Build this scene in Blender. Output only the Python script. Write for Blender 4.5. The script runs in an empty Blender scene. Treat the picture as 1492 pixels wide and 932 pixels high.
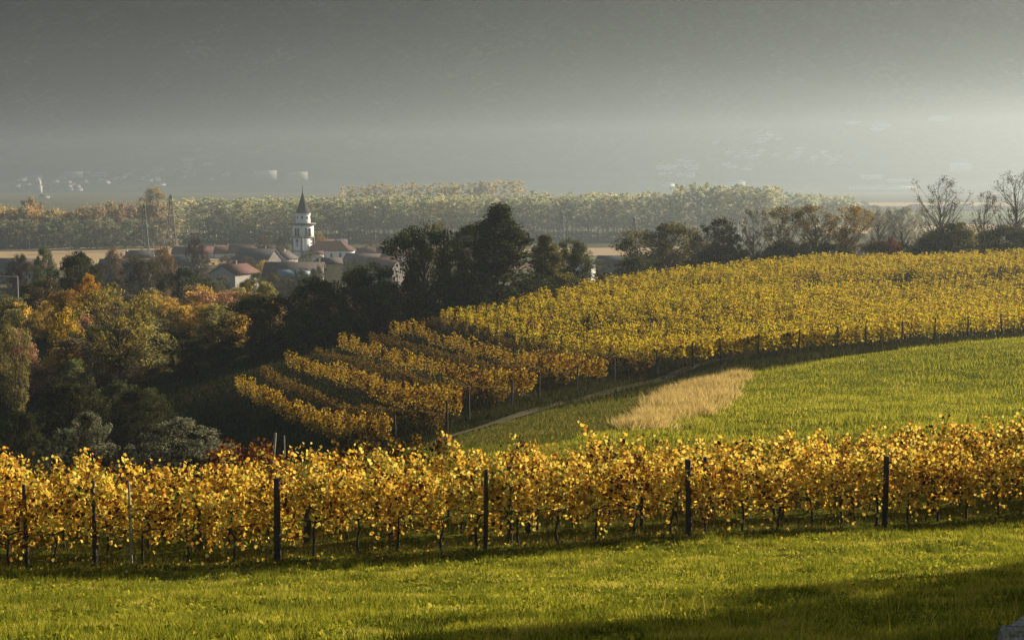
import bpy, math, random
import numpy as np
from mathutils import Vector
R = math.radians
scene = bpy.context.scene
col = scene.collection
rng = np.random.default_rng(7)
random.seed(7)

# ---------------------------------------------------------------- camera
CZ, F, CX, CY, HY = 40.0, 2100.0, 746.0, 466.0, 255.0     # pixel frame of the photograph: 1492 x 932
PITCH = math.atan((CY - HY) / F)
cam = bpy.data.cameras.new('camera')
cam.lens = F / 1492 * 36
cam.sensor_width = 36
cam.clip_start, cam.clip_end = 0.5, 20000
camo = bpy.data.objects.new('camera', cam)
col.objects.link(camo)
camo.location = (0, 0, CZ)
camo.rotation_euler = (R(90) - PITCH, 0, 0)
scene.camera = camo

# ---------------------------------------------------------------- light
SUN_AZ, SUN_EL = R(50), R(18.5)         # azimuth to the right of the view direction (+Y)
w = bpy.data.worlds.new('World')
scene.world = w
w.use_nodes = True
nt = w.node_tree
bg = nt.nodes['Background']
sky = nt.nodes.new('ShaderNodeTexSky')
sky.sky_type = 'NISHITA'
sky.sun_disc = False
sky.sun_elevation = SUN_EL
sky.sun_rotation = SUN_AZ
sky.altitude = 100
sky.dust_density = 3.0
nt.links.new(sky.outputs[0], bg.inputs[0])
bg.inputs[1].default_value = 0.05
sun = bpy.data.lights.new('sun', 'SUN')
sun.energy = 5.0
sun.angle = R(0.6)
sun.color = (1.0, 0.88, 0.70)
suno = bpy.data.objects.new('sun', sun)
col.objects.link(suno)
sd = Vector((math.sin(SUN_AZ) * math.cos(SUN_EL), math.cos(SUN_AZ) * math.cos(SUN_EL), math.sin(SUN_EL)))
suno.rotation_euler = sd.to_track_quat('Z', 'Y').to_euler()
suno.location = (60, 60, 90)
vs = scene.view_settings
vs.view_transform = 'Standard'
vs.look = 'None'
vs.exposure = 1.0
vs.gamma = 1
vs.use_curve_mapping = False
scene.render.engine = 'CYCLES'
cy = scene.cycles
cy.use_denoising = True
cy.max_bounces = 6
cy.diffuse_bounces = 3
cy.glossy_bounces = 2
cy.transmission_bounces = 3
cy.volume_bounces = 0
cy.transparent_max_bounces = 6
HAZE_DENSITY, HAZE_TOP, HAZE_G = 0.00027, 124.0, 0.47

# ---------------------------------------------------------------- helpers
def at(px, py, Y):
    """world point on the ray through a pixel of the photograph at ground distance Y"""
    yc = (CY - py) / F
    xc = (px - CX) / F
    dy = math.cos(PITCH) + yc * math.sin(PITCH)
    dz = -math.sin(PITCH) + yc * math.cos(PITCH)
    s = Y / dy
    return Vector((xc * s, Y, CZ + dz * s))

def px_x(px, Y):
    return (px - CX) / F * Y * 1.003

def tag(o, label=None, cat=None, group=None, kind=None):
    if label: o['label'] = label
    if cat: o['category'] = cat
    if group: o['group'] = group
    if kind: o['kind'] = kind
    return o

def empty(name, loc, rz=0.0, sc=(1, 1, 1)):
    o = bpy.data.objects.new(name, None)
    o.empty_display_size = 0.3
    o.location = loc
    o.rotation_euler = (0, 0, rz)
    o.scale = sc
    col.objects.link(o)
    return o

def link(name, me, parent=None, color=None):
    o = bpy.data.objects.new(name, me)
    col.objects.link(o)
    if parent is not None: o.parent = parent
    if color is not None: o.color = (*color, 1.0)
    return o

class MB:
    """collects polygons; make() turns them into one mesh"""
    def __init__(self):
        self.v, self.loops, self.sizes, self.tint, self.mi, self.n = [], [], [], [], [], 0
    def add(self, V, Fc, tint=0.5, mi=0):
        V = np.asarray(V, float).reshape(-1, 3)
        Fc = np.asarray(Fc, int)
        self.v.append(V)
        self.loops.append((Fc + self.n).ravel())
        self.sizes.append(np.full(len(Fc), Fc.shape[1], int))
        t = np.broadcast_to(np.asarray(tint, float), (len(Fc),)) if np.ndim(tint) == 0 else np.asarray(tint, float)
        self.tint.append(t)
        self.mi.append(np.full(len(Fc), mi, int))
        self.n += len(V)
    def box(self, c, s, rz=0.0, mi=0, tint=0.5):
        x, y, z = np.array(s) / 2.0
        V = np.array([(-x,-y,-z),(x,-y,-z),(x,y,-z),(-x,y,-z),(-x,-y,z),(x,-y,z),(x,y,z),(-x,y,z)])
        ca, sa = math.cos(rz), math.sin(rz)
        V = np.column_stack((V[:,0]*ca - V[:,1]*sa, V[:,0]*sa + V[:,1]*ca, V[:,2])) + np.array(c)
        self.add(V, [(0,3,2,1),(4,5,6,7),(0,1,5,4),(1,2,6,5),(2,3,7,6),(3,0,4,7)], tint, mi)
    def tube(self, pts, rad, n=6, mi=0, tint=0.5, cap=True):
        pts = np.asarray(pts, float)
        rad = np.broadcast_to(np.asarray(rad, float), (len(pts),))
        V = []
        for i, p in enumerate(pts):
            d = pts[min(i+1, len(pts)-1)] - pts[max(i-1, 0)]
            d = d / (np.linalg.norm(d) + 1e-9)
            a = np.cross(d, (0.0, 0.0, 1.0) if abs(d[2]) < 0.9 else (1.0, 0.0, 0.0))
            a /= np.linalg.norm(a)
            b = np.cross(d, a)
            for k in range(n):
                t = 2*math.pi*k/n
                V.append(p + rad[i]*(math.cos(t)*a + math.sin(t)*b))
        Fc = [(i*n+k, i*n+(k+1) % n, (i+1)*n+(k+1) % n, (i+1)*n+k) for i in range(len(pts)-1) for k in range(n)]
        self.add(V, Fc, tint, mi)
        if cap:
            e = (len(pts)-1)*n
            self.v.append(np.zeros((0, 3)))
            self.loops.append(np.arange(e, e+n) + self.n - len(V))
            self.sizes.append(np.array([n])); self.tint.append(np.array([0.5])); self.mi.append(np.array([mi]))
    def make(self, name, mats, smooth=False):
        me = bpy.data.meshes.new(name)
        V = np.concatenate(self.v); L = np.concatenate(self.loops); S = np.concatenate(self.sizes)
        me.vertices.add(len(V)); me.vertices.foreach_set('co', V.astype(np.float32).ravel())
        me.loops.add(len(L)); me.loops.foreach_set('vertex_index', L.astype(np.int32))
        st = np.concatenate(([0], np.cumsum(S)[:-1]))
        me.polygons.add(len(S)); me.polygons.foreach_set('loop_start', st.astype(np.int32))
        me.polygons.foreach_set('loop_total', S.astype(np.int32))
        me.polygons.foreach_set('material_index', np.concatenate(self.mi).astype(np.int32))
        if smooth: me.polygons.foreach_set('use_smooth', np.ones(len(S), bool))
        a = me.attributes.new('tint', 'FLOAT', 'FACE')
        a.data.foreach_set('value', np.concatenate(self.tint).astype(np.float32))
        for m in (mats if isinstance(mats, (list, tuple)) else [mats]): me.materials.append(m)
        me.update(calc_edges=True)
        me.validate()
        return me

def rand_rot(n):
    q = rng.normal(size=(n, 4)); q /= np.linalg.norm(q, axis=1)[:, None]
    a, b, c, d = q.T
    M = np.empty((n, 3, 3))
    M[:,0,0]=1-2*(c*c+d*d); M[:,0,1]=2*(b*c-a*d); M[:,0,2]=2*(b*d+a*c)
    M[:,1,0]=2*(b*c+a*d); M[:,1,1]=1-2*(b*b+d*d); M[:,1,2]=2*(c*d-a*b)
    M[:,2,0]=2*(b*d-a*c); M[:,2,1]=2*(c*d+a*b); M[:,2,2]=1-2*(b*b+c*c)
    return M

LEAF6 = np.array([(0,-.45,0),(-.42,-.32,.14),(-.5,.16,.2),(0,.55,-.02),(.5,.16,.2),(.42,-.32,.14)])
LEAF4 = np.array([(0,-.55,0),(.34,0,.1),(0,.55,0),(-.34,0,.1)])
def leaves(mb, P, size, lobed=False, tint=None, mi=0):
    """one folded leaf at each point of P, turned at random"""
    n = len(P)
    if n == 0: return
    T = LEAF6 if lobed else LEAF4
    s = size * rng.uniform(.65, 1.25, n)
    V = np.einsum('nij,kj->nki', rand_rot(n), T) * s[:, None, None] + np.asarray(P)[:, None, :]
    k = len(T)
    base = (np.arange(n) * k)[:, None]
    t = rng.uniform(0, 1, n) if tint is None else tint
    if lobed:
        Fc = np.concatenate((base + np.array([[0, 3, 2, 1]]), base + np.array([[0, 5, 4, 3]])), 1).reshape(-1, 4)
        t = np.repeat(t, 2)
    else:
        Fc = base + np.array([[0, 1, 2, 3]])
    mb.add(V.reshape(-1, 3), Fc, t, mi)

def vnoise(x, y, s, seed=0):
    x = np.asarray(x, float) / s + seed * 17.3; y = np.asarray(y, float) / s + seed * 5.7
    xi, yi = np.floor(x), np.floor(y); fx, fy = x - xi, y - yi
    fx = fx*fx*(3-2*fx); fy = fy*fy*(3-2*fy)
    def h(a, b):
        v = np.sin(a*127.1 + b*311.7 + seed*74.7) * 43758.5453
        return v - np.floor(v)
    return (h(xi,yi)*(1-fx)+h(xi+1,yi)*fx)*(1-fy) + (h(xi,yi+1)*(1-fx)+h(xi+1,yi+1)*fx)*fy

# ---------------------------------------------------------------- materials
def newmat(name):
    m = bpy.data.materials.new(name); m.use_nodes = True
    nt = m.node_tree; nt.nodes.clear()
    return m, nt, nt.nodes.new('ShaderNodeOutputMaterial')
def N(nt, t, **kw):
    n = nt.nodes.new(t)
    for k, v in kw.items(): setattr(n, k, v)
    return n
def ramp(nt, stops):
    r = N(nt, 'ShaderNodeValToRGB'); e = r.color_ramp.elements
    while len(e) < len(stops): e.new(0.5)
    for el, (p, c) in zip(e, stops): el.position = p; el.color = (*c, 1)
    return r
def noise(nt, scale, detail=3, coord='Position', rough=.55):
    g = N(nt, 'ShaderNodeNewGeometry') if coord == 'Position' else N(nt, 'ShaderNodeTexCoord')
    n = N(nt, 'ShaderNodeTexNoise'); n.inputs['Scale'].default_value = scale
    n.inputs['Detail'].default_value = detail; n.inputs['Roughness'].default_value = rough
    nt.links.new(g.outputs['Position' if coord == 'Position' else coord], n.inputs['Vector'])
    return n
def mixc(nt, a, b, f, mode='MIX'):
    m = N(nt, 'ShaderNodeMix', data_type='RGBA', blend_type=mode)
    for s, v in ((6, a), (7, b)):
        if isinstance(v, tuple): m.inputs[s].default_value = (*v, 1)
        else: nt.links.new(v, m.inputs[s])
    if isinstance(f, (int, float)): m.inputs[0].default_value = f
    else: nt.links.new(f, m.inputs[0])
    return m.outputs[2]
def leaf_shader(nt, out, c, trans=.45):
    d = N(nt, 'ShaderNodeBsdfDiffuse'); t = N(nt, 'ShaderNodeBsdfTranslucent'); m = N(nt, 'ShaderNodeMixShader')
    nt.links.new(c, d.inputs[0]); nt.links.new(c, t.inputs[0]); m.inputs[0].default_value = trans
    nt.links.new(d.outputs[0], m.inputs[1]); nt.links.new(t.outputs[0], m.inputs[2])
    nt.links.new(m.outputs[0], out.inputs[0])
def tint_attr(nt):
    a = N(nt, 'ShaderNodeAttribute'); a.attribute_name = 'tint'
    return a.outputs['Fac']
def leaf_mat(name, stops, trans=.45, patch=1.2, patch_amt=.45):
    """leaf colours by the leaf's own tint, shifted in patches over the rows and from plant to plant"""
    m, nt, out = newmat(name)
    n = noise(nt, patch, 2)
    oi = N(nt, 'ShaderNodeObjectInfo')
    a = N(nt, 'ShaderNodeMath', operation='MULTIPLY_ADD'); a.inputs[1].default_value = patch_amt; nt.links.new(n.outputs[0], a.inputs[0])
    nt.links.new(tint_attr(nt), a.inputs[2])
    b = N(nt, 'ShaderNodeMath', operation='MULTIPLY_ADD'); b.inputs[1].default_value = .22; nt.links.new(oi.outputs['Random'], b.inputs[0])
    nt.links.new(a.outputs[0], b.inputs[2])
    c = N(nt, 'ShaderNodeMath', operation='SUBTRACT'); c.inputs[1].default_value = patch_amt*.5 + .11; nt.links.new(b.outputs[0], c.inputs[0])
    r = ramp(nt, stops); nt.links.new(c.outputs[0], r.inputs[0])
    leaf_shader(nt, out, r.outputs[0], trans)
    return m
def foliage_mat(name, trans=.35, spread=(.5, 1.5)):
    """tree foliage: the tree's own colour, lighter and darker leaf by leaf"""
    m, nt, out = newmat(name)
    oi = N(nt, 'ShaderNodeObjectInfo')
    r = ramp(nt, [(0, (spread[0],)*3), (.55, (.95,)*3), (1, (spread[1], spread[1]*.94, spread[1]*.7))])
    nt.links.new(tint_attr(nt), r.inputs[0])
    c = mixc(nt, oi.outputs['Color'], r.outputs[0], 1.0, 'MULTIPLY')
    leaf_shader(nt, out, c, trans)
    return m
def plain(name, c, rough=.85, var=.25, scale=3.0, spec=.3, bump=0.0):
    m, nt, out = newmat(name)
    p = N(nt, 'ShaderNodeBsdfPrincipled'); p.inputs['Roughness'].default_value = rough
    p.inputs['Specular IOR Level'].default_value = spec
    n = noise(nt, scale, 4, 'Object')
    r = ramp(nt, [(.3, tuple(x*(1-var) for x in c)), (.7, tuple(min(1, x*(1+var)) for x in c))])
    nt.links.new(n.outputs[0], r.inputs[0]); nt.links.new(r.outputs[0], p.inputs['Base Color'])
    if bump:
        b = N(nt, 'ShaderNodeBump'); b.inputs['Strength'].default_value = bump
        nt.links.new(n.outputs[0], b.inputs['Height']); nt.links.new(b.outputs[0], p.inputs['Normal'])
    nt.links.new(p.outputs[0], out.inputs[0])
    return m
def ground_mat(name, stops, scale, scale2, bump=.4, mixs=None):
    m, nt, out = newmat(name)
    p = N(nt, 'ShaderNodeBsdfPrincipled'); p.inputs['Roughness'].default_value = 1; p.inputs['Specular IOR Level'].default_value = 0
    n1, n2 = noise(nt, scale, 5), noise(nt, scale2, 5, rough=.7)
    a = N(nt, 'ShaderNodeMath', operation='MULTIPLY_ADD'); a.inputs[1].default_value = .5
    nt.links.new(n1.outputs[0], a.inputs[0])
    b = N(nt, 'ShaderNodeMath', operation='MULTIPLY'); b.inputs[1].default_value = .5
    nt.links.new(n2.outputs[0], b.inputs[0]); nt.links.new(b.outputs[0], a.inputs[2])
    r = ramp(nt, stops); nt.links.new(a.outputs[0], r.inputs[0])
    nt.links.new(r.outputs[0], p.inputs['Base Color'])
    bu = N(nt, 'ShaderNodeBump'); bu.inputs['Strength'].default_value = bump; bu.inputs['Distance'].default_value = .3
    nt.links.new(n2.outputs[0], bu.inputs['Height']); nt.links.new(bu.outputs[0], p.inputs['Normal'])
    nt.links.new(p.outputs[0], out.inputs[0])
    return m

M = {}
M['gold'] = leaf_mat('gold_vine_leaf', [(0, (.05,.025,.012)), (.13, (.22,.08,.018)), (.27, (.60,.30,.028)), (.45, (.85,.55,.06)), (.70, (.90,.70,.15)), (.84, (.46,.43,.06)), (1, (.06,.08,.018))], .45, 1.3, .75)
M['amber'] = leaf_mat('amber_vine_leaf', [(0, (.04,.022,.012)), (.25, (.16,.07,.018)), (.45, (.54,.30,.028)), (.72, (.72,.50,.045)), (1, (.16,.13,.03))], .3, .5, .7)
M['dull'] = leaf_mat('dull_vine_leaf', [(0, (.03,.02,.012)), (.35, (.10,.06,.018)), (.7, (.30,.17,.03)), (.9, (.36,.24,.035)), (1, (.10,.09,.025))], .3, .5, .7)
M['lime'] = leaf_mat('lime_vine_leaf', [(0, (.07,.045,.012)), (.18, (.24,.13,.02)), (.36, (.66,.44,.026)), (.66, (.76,.58,.045)), (.85, (.34,.32,.025)), (1, (.10,.12,.02))], .42, .45, .7)
M['red'] = leaf_mat('red_vine_leaf', [(0, (.03,.012,.01)), (.35, (.08,.014,.014)), (.6, (.15,.03,.02)), (.8, (.26,.12,.025)), (1, (.36,.22,.03))], .45, .8, .3)
M['foliage'] = foliage_mat('tree_foliage', .4, (.4, 2.3))  # wide spread: random leaf tone, with sunlit flecks put into the colour
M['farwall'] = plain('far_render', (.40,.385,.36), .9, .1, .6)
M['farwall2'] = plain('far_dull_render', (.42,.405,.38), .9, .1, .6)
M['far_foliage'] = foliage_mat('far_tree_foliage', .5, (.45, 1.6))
M['bark'] = plain('bark', (.05,.038,.028), .95, .4, 6)
M['pale_bark'] = plain('pale_bark', (.55,.51,.43), .95, .35, 3)
M['wood'] = plain('weathered_post_wood', (.055,.042,.032), .9, .4, 8)
M['stake'] = plain('pale_stake_wood', (.34,.30,.24), .9, .25, 8)
M['white'] = plain('white_render', (.84,.81,.76), .9, .06, .6)
M['dirtwhite'] = plain('dull_render', (.45,.42,.37), .9, .15, .6)
M['ochre'] = plain('ochre_render', (.55,.42,.22), .9, .12, .6)
M['graywall'] = plain('gray_brown_render', (.16,.14,.12), .9, .2, .6)
M['stone'] = plain('stone_trim', (.20,.18,.16), .9, .2, 2)
M['tile'] = plain('red_brown_roof_tile', (.11,.045,.03), .85, .45, 2.5)
M['orange_tile'] = plain('orange_roof_tile', (.26,.10,.05), .8, .35, 2.5)
M['slate'] = plain('dark_slate_roof', (.045,.043,.045), .7, .3, 2.5)
M['brownroof'] = plain('brown_gray_roof', (.085,.065,.055), .85, .35, 2)
M['spire'] = plain('dark_spire_sheet', (.02,.02,.021), .9, .2, 2, .5)
M['dark'] = plain('dark_opening', (.012,.012,.014), .6, .1, 1)
M['glass'] = plain('skylight_glass', (.10,.16,.18), .12, .1, 1, .8)
M['paleglass'] = plain('pale_skylight_glass', (.55,.58,.60), .15, .1, 1, .8)
M['steel'] = plain('galvanised_steel', (.04,.042,.045), .6, .15, 2)
M['whitesteel'] = plain('white_painted_steel', (.22,.22,.22), .5, .08, 2)
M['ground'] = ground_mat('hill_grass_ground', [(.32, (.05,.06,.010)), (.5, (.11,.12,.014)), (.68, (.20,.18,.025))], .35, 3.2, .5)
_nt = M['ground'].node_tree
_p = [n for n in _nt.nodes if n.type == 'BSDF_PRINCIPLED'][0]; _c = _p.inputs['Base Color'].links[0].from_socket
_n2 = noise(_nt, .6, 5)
_r2 = ramp(_nt, [(.35, (.012,.013,.006)), (.55, (.026,.028,.011)), (.7, (.05,.04,.018))]); _nt.links.new(_n2.outputs[0], _r2.inputs[0])  # second ground colour: dark grass and soil with the slope's shade painted in
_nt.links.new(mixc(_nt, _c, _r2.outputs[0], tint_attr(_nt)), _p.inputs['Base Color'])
M['plainm'] = ground_mat('valley_field_ground', [(.35, (.06,.065,.03)), (.5, (.10,.095,.045)), (.65, (.15,.12,.065))], .006, .03, .1)
M['tan'] = ground_mat('stubble_field', [(.3, (.36,.25,.13)), (.7, (.48,.35,.20))], .02, .3, .1)
M['greenfield'] = ground_mat('green_field', [(.3, (.13,.16,.06)), (.7, (.20,.22,.09))], .02, .3, .1)
M['plough'] = ground_mat('ploughed_field', [(.3, (.15,.09,.06)), (.7, (.24,.15,.10))], .02, .3, .1)
M['mountain'] = ground_mat('mountain_forest', [(.40, (.014,.018,.011)), (.50, (.028,.033,.019)), (.58, (.05,.052,.03)), (.64, (.10,.095,.05))], .005, .04, 1.0)
M['gravel'] = ground_mat('gravel', [(.36, (.14,.125,.11)), (.5, (.28,.26,.23)), (.64, (.46,.43,.39))], 9, 45, .5)
M['dirt'] = ground_mat('dirt_track', [(.3, (.08,.07,.04)), (.7, (.20,.17,.10))], .8, 6, .6)
M['grass'] = leaf_mat('grass_blade', [(0, (.06,.075,.01)), (.25, (.17,.19,.018)), (.55, (.34,.32,.024)), (.8, (.46,.40,.045)), (1, (.54,.42,.10))], .5, .55, .75)
M['weeds_painted_shade'] = leaf_mat('slope_weeds_painted_shade', [(0, (.012,.016,.005)), (.4, (.03,.036,.009)), (.75, (.06,.062,.015)), (1, (.11,.085,.03))], .3, .8, .6)  # slope weeds, darkened so that the shade lies in their colour
M['weeds'] = leaf_mat('row_weeds', [(0, (.025,.032,.007)), (.4, (.075,.085,.014)), (.75, (.16,.15,.028)), (1, (.28,.20,.06))], .45, .8, .6)
M['straw'] = leaf_mat('dry_straw', [(0, (.16,.12,.03)), (.25, (.40,.28,.08)), (.55, (.74,.54,.19)), (.85, (.82,.62,.25)), (1, (.22,.24,.04))], .45, .5, .5)

# ---------------------------------------------------------------- terrain
CTRL = [  # (pixel x, pixel y, distance) of points on the bare ground
 (10,932,16),(420,932,15.9),(746,932,15.8),(1100,932,15.6),(1480,932,15.4),
 (10,880,24),(746,862,26),(1480,822,27.5),
 (10,836,35),(398,815,36),(746,797,37.5),(1008,778,39),(1298,764,41),(1480,750,42.5),
 (1250,600,68),(1487,592,71),(1400,560,84),(1100,600,69),(1250,545,90),
 (1487,491,112),(1240,520,104),(1085,546,97),(990,590,79),(905,622,66),
 (700,640,72),(800,618,76),(860,600,82),(950,572,92),
 (640,646,80),(760,611,88),(860,588,97),(960,562,108),
(50,500,185),
 (1010,533,113),(1240,512,119),(1487,489,126),
 (640,476,152),(900,425,178),(1050,405,192),(1200,392,206),(1487,382,218),(1000,462,148),(1250,445,165),(1487,430,175),(780,458,160),
]
ROWS = [  # tops of the contour rows on the left flank of the spur
 [(345,536,128),(400,570,117),(450,590,107),(500,601,98),(565,602,88)],
 [(380,526,132),(430,553,121),(490,578,110),(560,590,99),(640,592,89)],
 [(420,505,136),(480,528,126),(550,550,114),(620,564,103),(672,567,92)],
 [(460,495,140),(540,519,128),(620,547,115),(690,560,104),(735,556,97)],
 [(495,484,144),(560,500,134),(640,522,122),(720,541,111),(775,542,101)],
 [(535,478,148),(620,498,137),(700,518,126),(780,528,114),(830,532,106)],
 [(570,470,152),(640,482,142),(720,499,131),(800,514,119),(885,523,109)],
 [(605,466,156),(700,482,144),(790,497,132),(880,510,121),(948,516,114)],
]
VH = 1.95
ROW1 = [at(*p) for p in ROWS[0]]
cp = [tuple(at(*c)) for c in CTRL]
for k, r in enumerate(ROWS):
    for p in r[::2] if k % 2 else r:
        q = at(*p); cp.append((q.x, q.y, q.z - VH))
for q in ROW1:
    for d, dz in ((5, 2.1), (11, 4.9), (18, 8.0)):
        cp.append((q.x - d*.82, q.y - d*.57, max(q.z - VH - dz, 13.5)))
cp += [(0,0,38.2),(-18,0,37.6),(20,0,38.9),(0,-30,42),(-60,-30,40),(60,-30,44),(-40,20,33.0),(45,20,36.2),
       (-25,50,29.2),(0,50,29.7),(22,50,30.0),(-22,60,25.0),(-10,66,26.2),(45,45,32),(60,80,29.5),(60,112,27.4),(-36,75,15.0),(-30,82,14.5),(-42,95,13.5),(-55,125,14.5),(-20,74,20.0),(-45,60,21.0),
       (90,150,27),(90,215,28.5),(80,60,31.5),(-70,60,22.5),(-70,100,15),(-70,150,15.5),(130,120,29),(130,215,28),(-150,100,21),(-150,30,33),(150,30,38)]
for Y, zs in ((250,(15,14,14.5,17,22.5,25,24)),(300,(11,10.5,11,12,15,17,16)),(400,(4.5,4.5,4.5,5,6.5,7,7)),(470,(1.8,)*7),(545,(-1.5,)*7)):
    for X, z in zip((-230,-120,-60,0,60,120,230), zs): cp.append((X, Y, z))
for X in (-270, 270):
    for Y, z in ((0,38),(60,31),(120,25),(190,20)): cp.append((X, Y, z - (3 if X < 0 else 0)))
cp = np.array(cp)
def tps_fit(P, lam):
    n = len(P); d2 = ((P[:, None, :2] - P[None, :, :2])**2).sum(2)
    K = np.where(d2 > 0, .5*d2*np.log(d2 + 1e-12), 0) + np.eye(n)*lam
    A = np.zeros((n+3, n+3)); A[:n,:n] = K; A[:n,n] = 1; A[:n,n+1:] = P[:,:2]; A[n,:n] = 1; A[n+1:,:n] = P[:,:2].T
    return np.linalg.solve(A, np.concatenate((P[:,2], np.zeros(3))))
TW = tps_fit(cp, 25.0)
def ground(X, Y):
    X = np.atleast_1d(np.asarray(X, float)); Y = np.atleast_1d(np.asarray(Y, float))
    n = len(cp); z = np.empty(len(X))
    for i in range(0, len(X), 20000):
        x, y = X[i:i+20000], Y[i:i+20000]
        d2 = (x[:,None]-cp[None,:,0])**2 + (y[:,None]-cp[None,:,1])**2
        z[i:i+20000] = (.5*d2*np.log(d2+1e-12)) @ TW[:n] + TW[n] + TW[n+1]*x + TW[n+2]*y
    near = np.clip((140 - Y)/100, 0, 1)
    z += near*(.16*(vnoise(X,Y,2.3,1)-.5) + .10*(vnoise(X,Y,.8,2)-.5)) + .5*(vnoise(X,Y,17,3)-.5)*np.clip((Y-55)/60,0,1)
    return z
def gz(x, y): return float(ground([x], [y])[0])

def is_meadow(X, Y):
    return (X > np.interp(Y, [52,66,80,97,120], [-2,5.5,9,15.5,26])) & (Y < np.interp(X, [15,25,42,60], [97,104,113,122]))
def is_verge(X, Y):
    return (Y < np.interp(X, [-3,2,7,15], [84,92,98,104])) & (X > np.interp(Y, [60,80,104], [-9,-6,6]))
def sheet(name, X, Y, zf, mat, kind='structure', zone=None):
    XX, YY = np.meshgrid(X, Y)
    Z = zf(XX.ravel(), YY.ravel())
    nx, ny = len(X), len(Y)
    i = (np.arange(ny-1)[:,None]*nx + np.arange(nx-1)[None,:]).ravel()
    mb = MB(); tz = .5 if zone is None else zone(XX.ravel()[i], YY.ravel()[i])
    mb.add(np.column_stack((XX.ravel(), YY.ravel(), Z)), np.column_stack((i, i+1, i+nx+1, i+nx)), tz)
    o = link(name, mb.make(name, mat, True))
    o['kind'] = kind
    return o

Yg = np.concatenate((np.arange(-40,12,2.0), np.arange(12,60,.45), np.arange(60,130,.9), np.arange(130,240,1.8), np.arange(240,550,5.0)))
Xg = np.concatenate((np.arange(-270,-60,6.0), np.arange(-60,60,.6), np.arange(60,271,6.0)))
sheet('ground', Xg, Yg, ground, M['ground'], zone=lambda X, Y: np.where((Y < 57) | is_meadow(X, Y) | is_verge(X, Y), 0.0, 1.0))  # beyond meadow and verge the ground takes the painted shade colour
sheet('valley_floor', np.linspace(-1680,1680,40), np.linspace(430,3300,60), lambda x, y: 0*x, M['plainm'])

def mount(X, Y):
    t = np.maximum(np.asarray(Y, float) - 3390, 0)
    Xa = np.asarray(X, float)
    n1 = vnoise(Xa, Y, 900, 11) - .5; n2 = vnoise(Xa, Y, 300, 12) - .5; n3 = vnoise(Xa, Y, 110, 13) - .5
    foot = 950 + 260*n1*2 - .12*Xa
    s = np.maximum(t - foot, 0)
    g1 = 1 - np.abs(2*vnoise(Xa + .35*np.asarray(Y, float), np.asarray(Y, float)*.35, 520, 14) - 1)
    g2 = 1 - np.abs(2*vnoise(Xa - .2*np.asarray(Y, float), np.asarray(Y, float)*.5, 210, 15) - 1)
    z = -2 + .072*t + .000018*np.minimum(t, 1500)**2
    z = z + .40*s*(1-np.exp(-s/500)) + (n1*140 + n2*70)*np.clip(s/900, 0, 1) + (g1*150 + g2*55)*np.clip(s/900, 0, 1) + (n2*16 + n3*7)*np.clip(t/500, 0, 1) + n3*38*np.clip(s/400, 0, 1)
    return z
sheet('mountain', np.linspace(-4600,4600,420), np.concatenate((np.linspace(3400,4600,100), np.linspace(4620,7600,160))), mount, M['mountain'])

def surface(px, py):
    """where the ray through a pixel meets the valley floor or the mountain's foot"""
    for Y in np.arange(600, 7000, 6.0):
        p = at(px, py, Y)
        z = 0.0 if Y < 3300 else float(mount(p.x, Y))
        if p.z <= z: return Vector((p.x, Y, z))
    return at(px, py, 3600)

def patch(name, pix, mat, dz):
    V = []
    for px, py in pix:
        Y = (CZ - dz) / ((py - HY) / F)
        p = at(px, py, Y); V.append((p.x, p.y, dz))
    mb = MB(); mb.add(V, [tuple(range(len(V)))[::-1]] if False else [tuple(range(len(V)))])
    o = link(name, mb.make(name, mat)); o['kind'] = 'structure'
patch('stubble_field', [(-160,400),(330,385),(330,357),(150,360),(-160,363)], M['tan'], .15)
patch('stubble_field', [(760,372),(1000,372),(1000,359),(840,361),(760,363)], M['tan'], .15)
patch('ploughed_field', [(740,392),(1040,392),(1040,378),(740,379)], M['plough'], .15)
patch('green_field', [(740,377.5),(1040,376.5),(1040,373),(740,373.5)], M['greenfield'], .2)
patch('stubble_field', [(1180,340),(1640,340),(1640,326),(1180,328)], M['tan'], .15)
patch('green_field', [(1180,318),(1700,318),(1700,306),(1180,308)], M['greenfield'], .2)
patch('stubble_field', [(1180,300),(1750,300),(1750,294),(1180,295)], M['tan'], .25)

# tracks laid on the hill
def ribbon(name, pts, width, mat, lift=.03, ns=60, nw=7, edge=.3):
    P = np.array(pts, float); d = np.concatenate(([0], np.cumsum(np.linalg.norm(np.diff(P, axis=0), axis=1))))
    s = np.linspace(0, d[-1], ns); x = np.interp(s, d, P[:,0]); y = np.interp(s, d, P[:,1])
    tx, ty = np.gradient(x), np.gradient(y); l = np.hypot(tx, ty); nx, ny = -ty/l, tx/l
    u = np.linspace(-.5, .5, nw)
    W = width*(1 + edge*(vnoise(s, 0*s, 2.0, 21)[:,None]-.5))
    X = x[:,None]+nx[:,None]*u*W; Y = y[:,None]+ny[:,None]*u*W
    Z = ground(X.ravel(), Y.ravel()) + lift
    i = (np.arange(ns-1)[:,None]*nw + np.arange(nw-1)[None,:]).ravel()
    mb = MB(); mb.add(np.column_stack((X.ravel(), Y.ravel(), Z)), np.column_stack((i, i+nw, i+nw+1, i+1)))
    o = link(name, mb.make(name, mat, True)); o['kind'] = 'structure'
    return o
tr = [tuple(at(*p))[:2] for p in ((600,655,78),(680,632,83),(760,611,88.5),(860,588,97),(960,563,108),(1060,548,118))]
ribbon('dirt_track', [(x-.9, y-.5) for x, y in tr], .9, M['dirt'], .10)
ribbon('dirt_track', [(x+.5, y+.6) for x, y in tr], .9, M['dirt'], .10)
ribbon('gravel_road', [(5.3,9),(6.0,13),(7.0,15.6),(8.7,18),(12.3,21),(20.3,24.5)], 3.0, M['gravel'], .12, 90, 13, .12)

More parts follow.
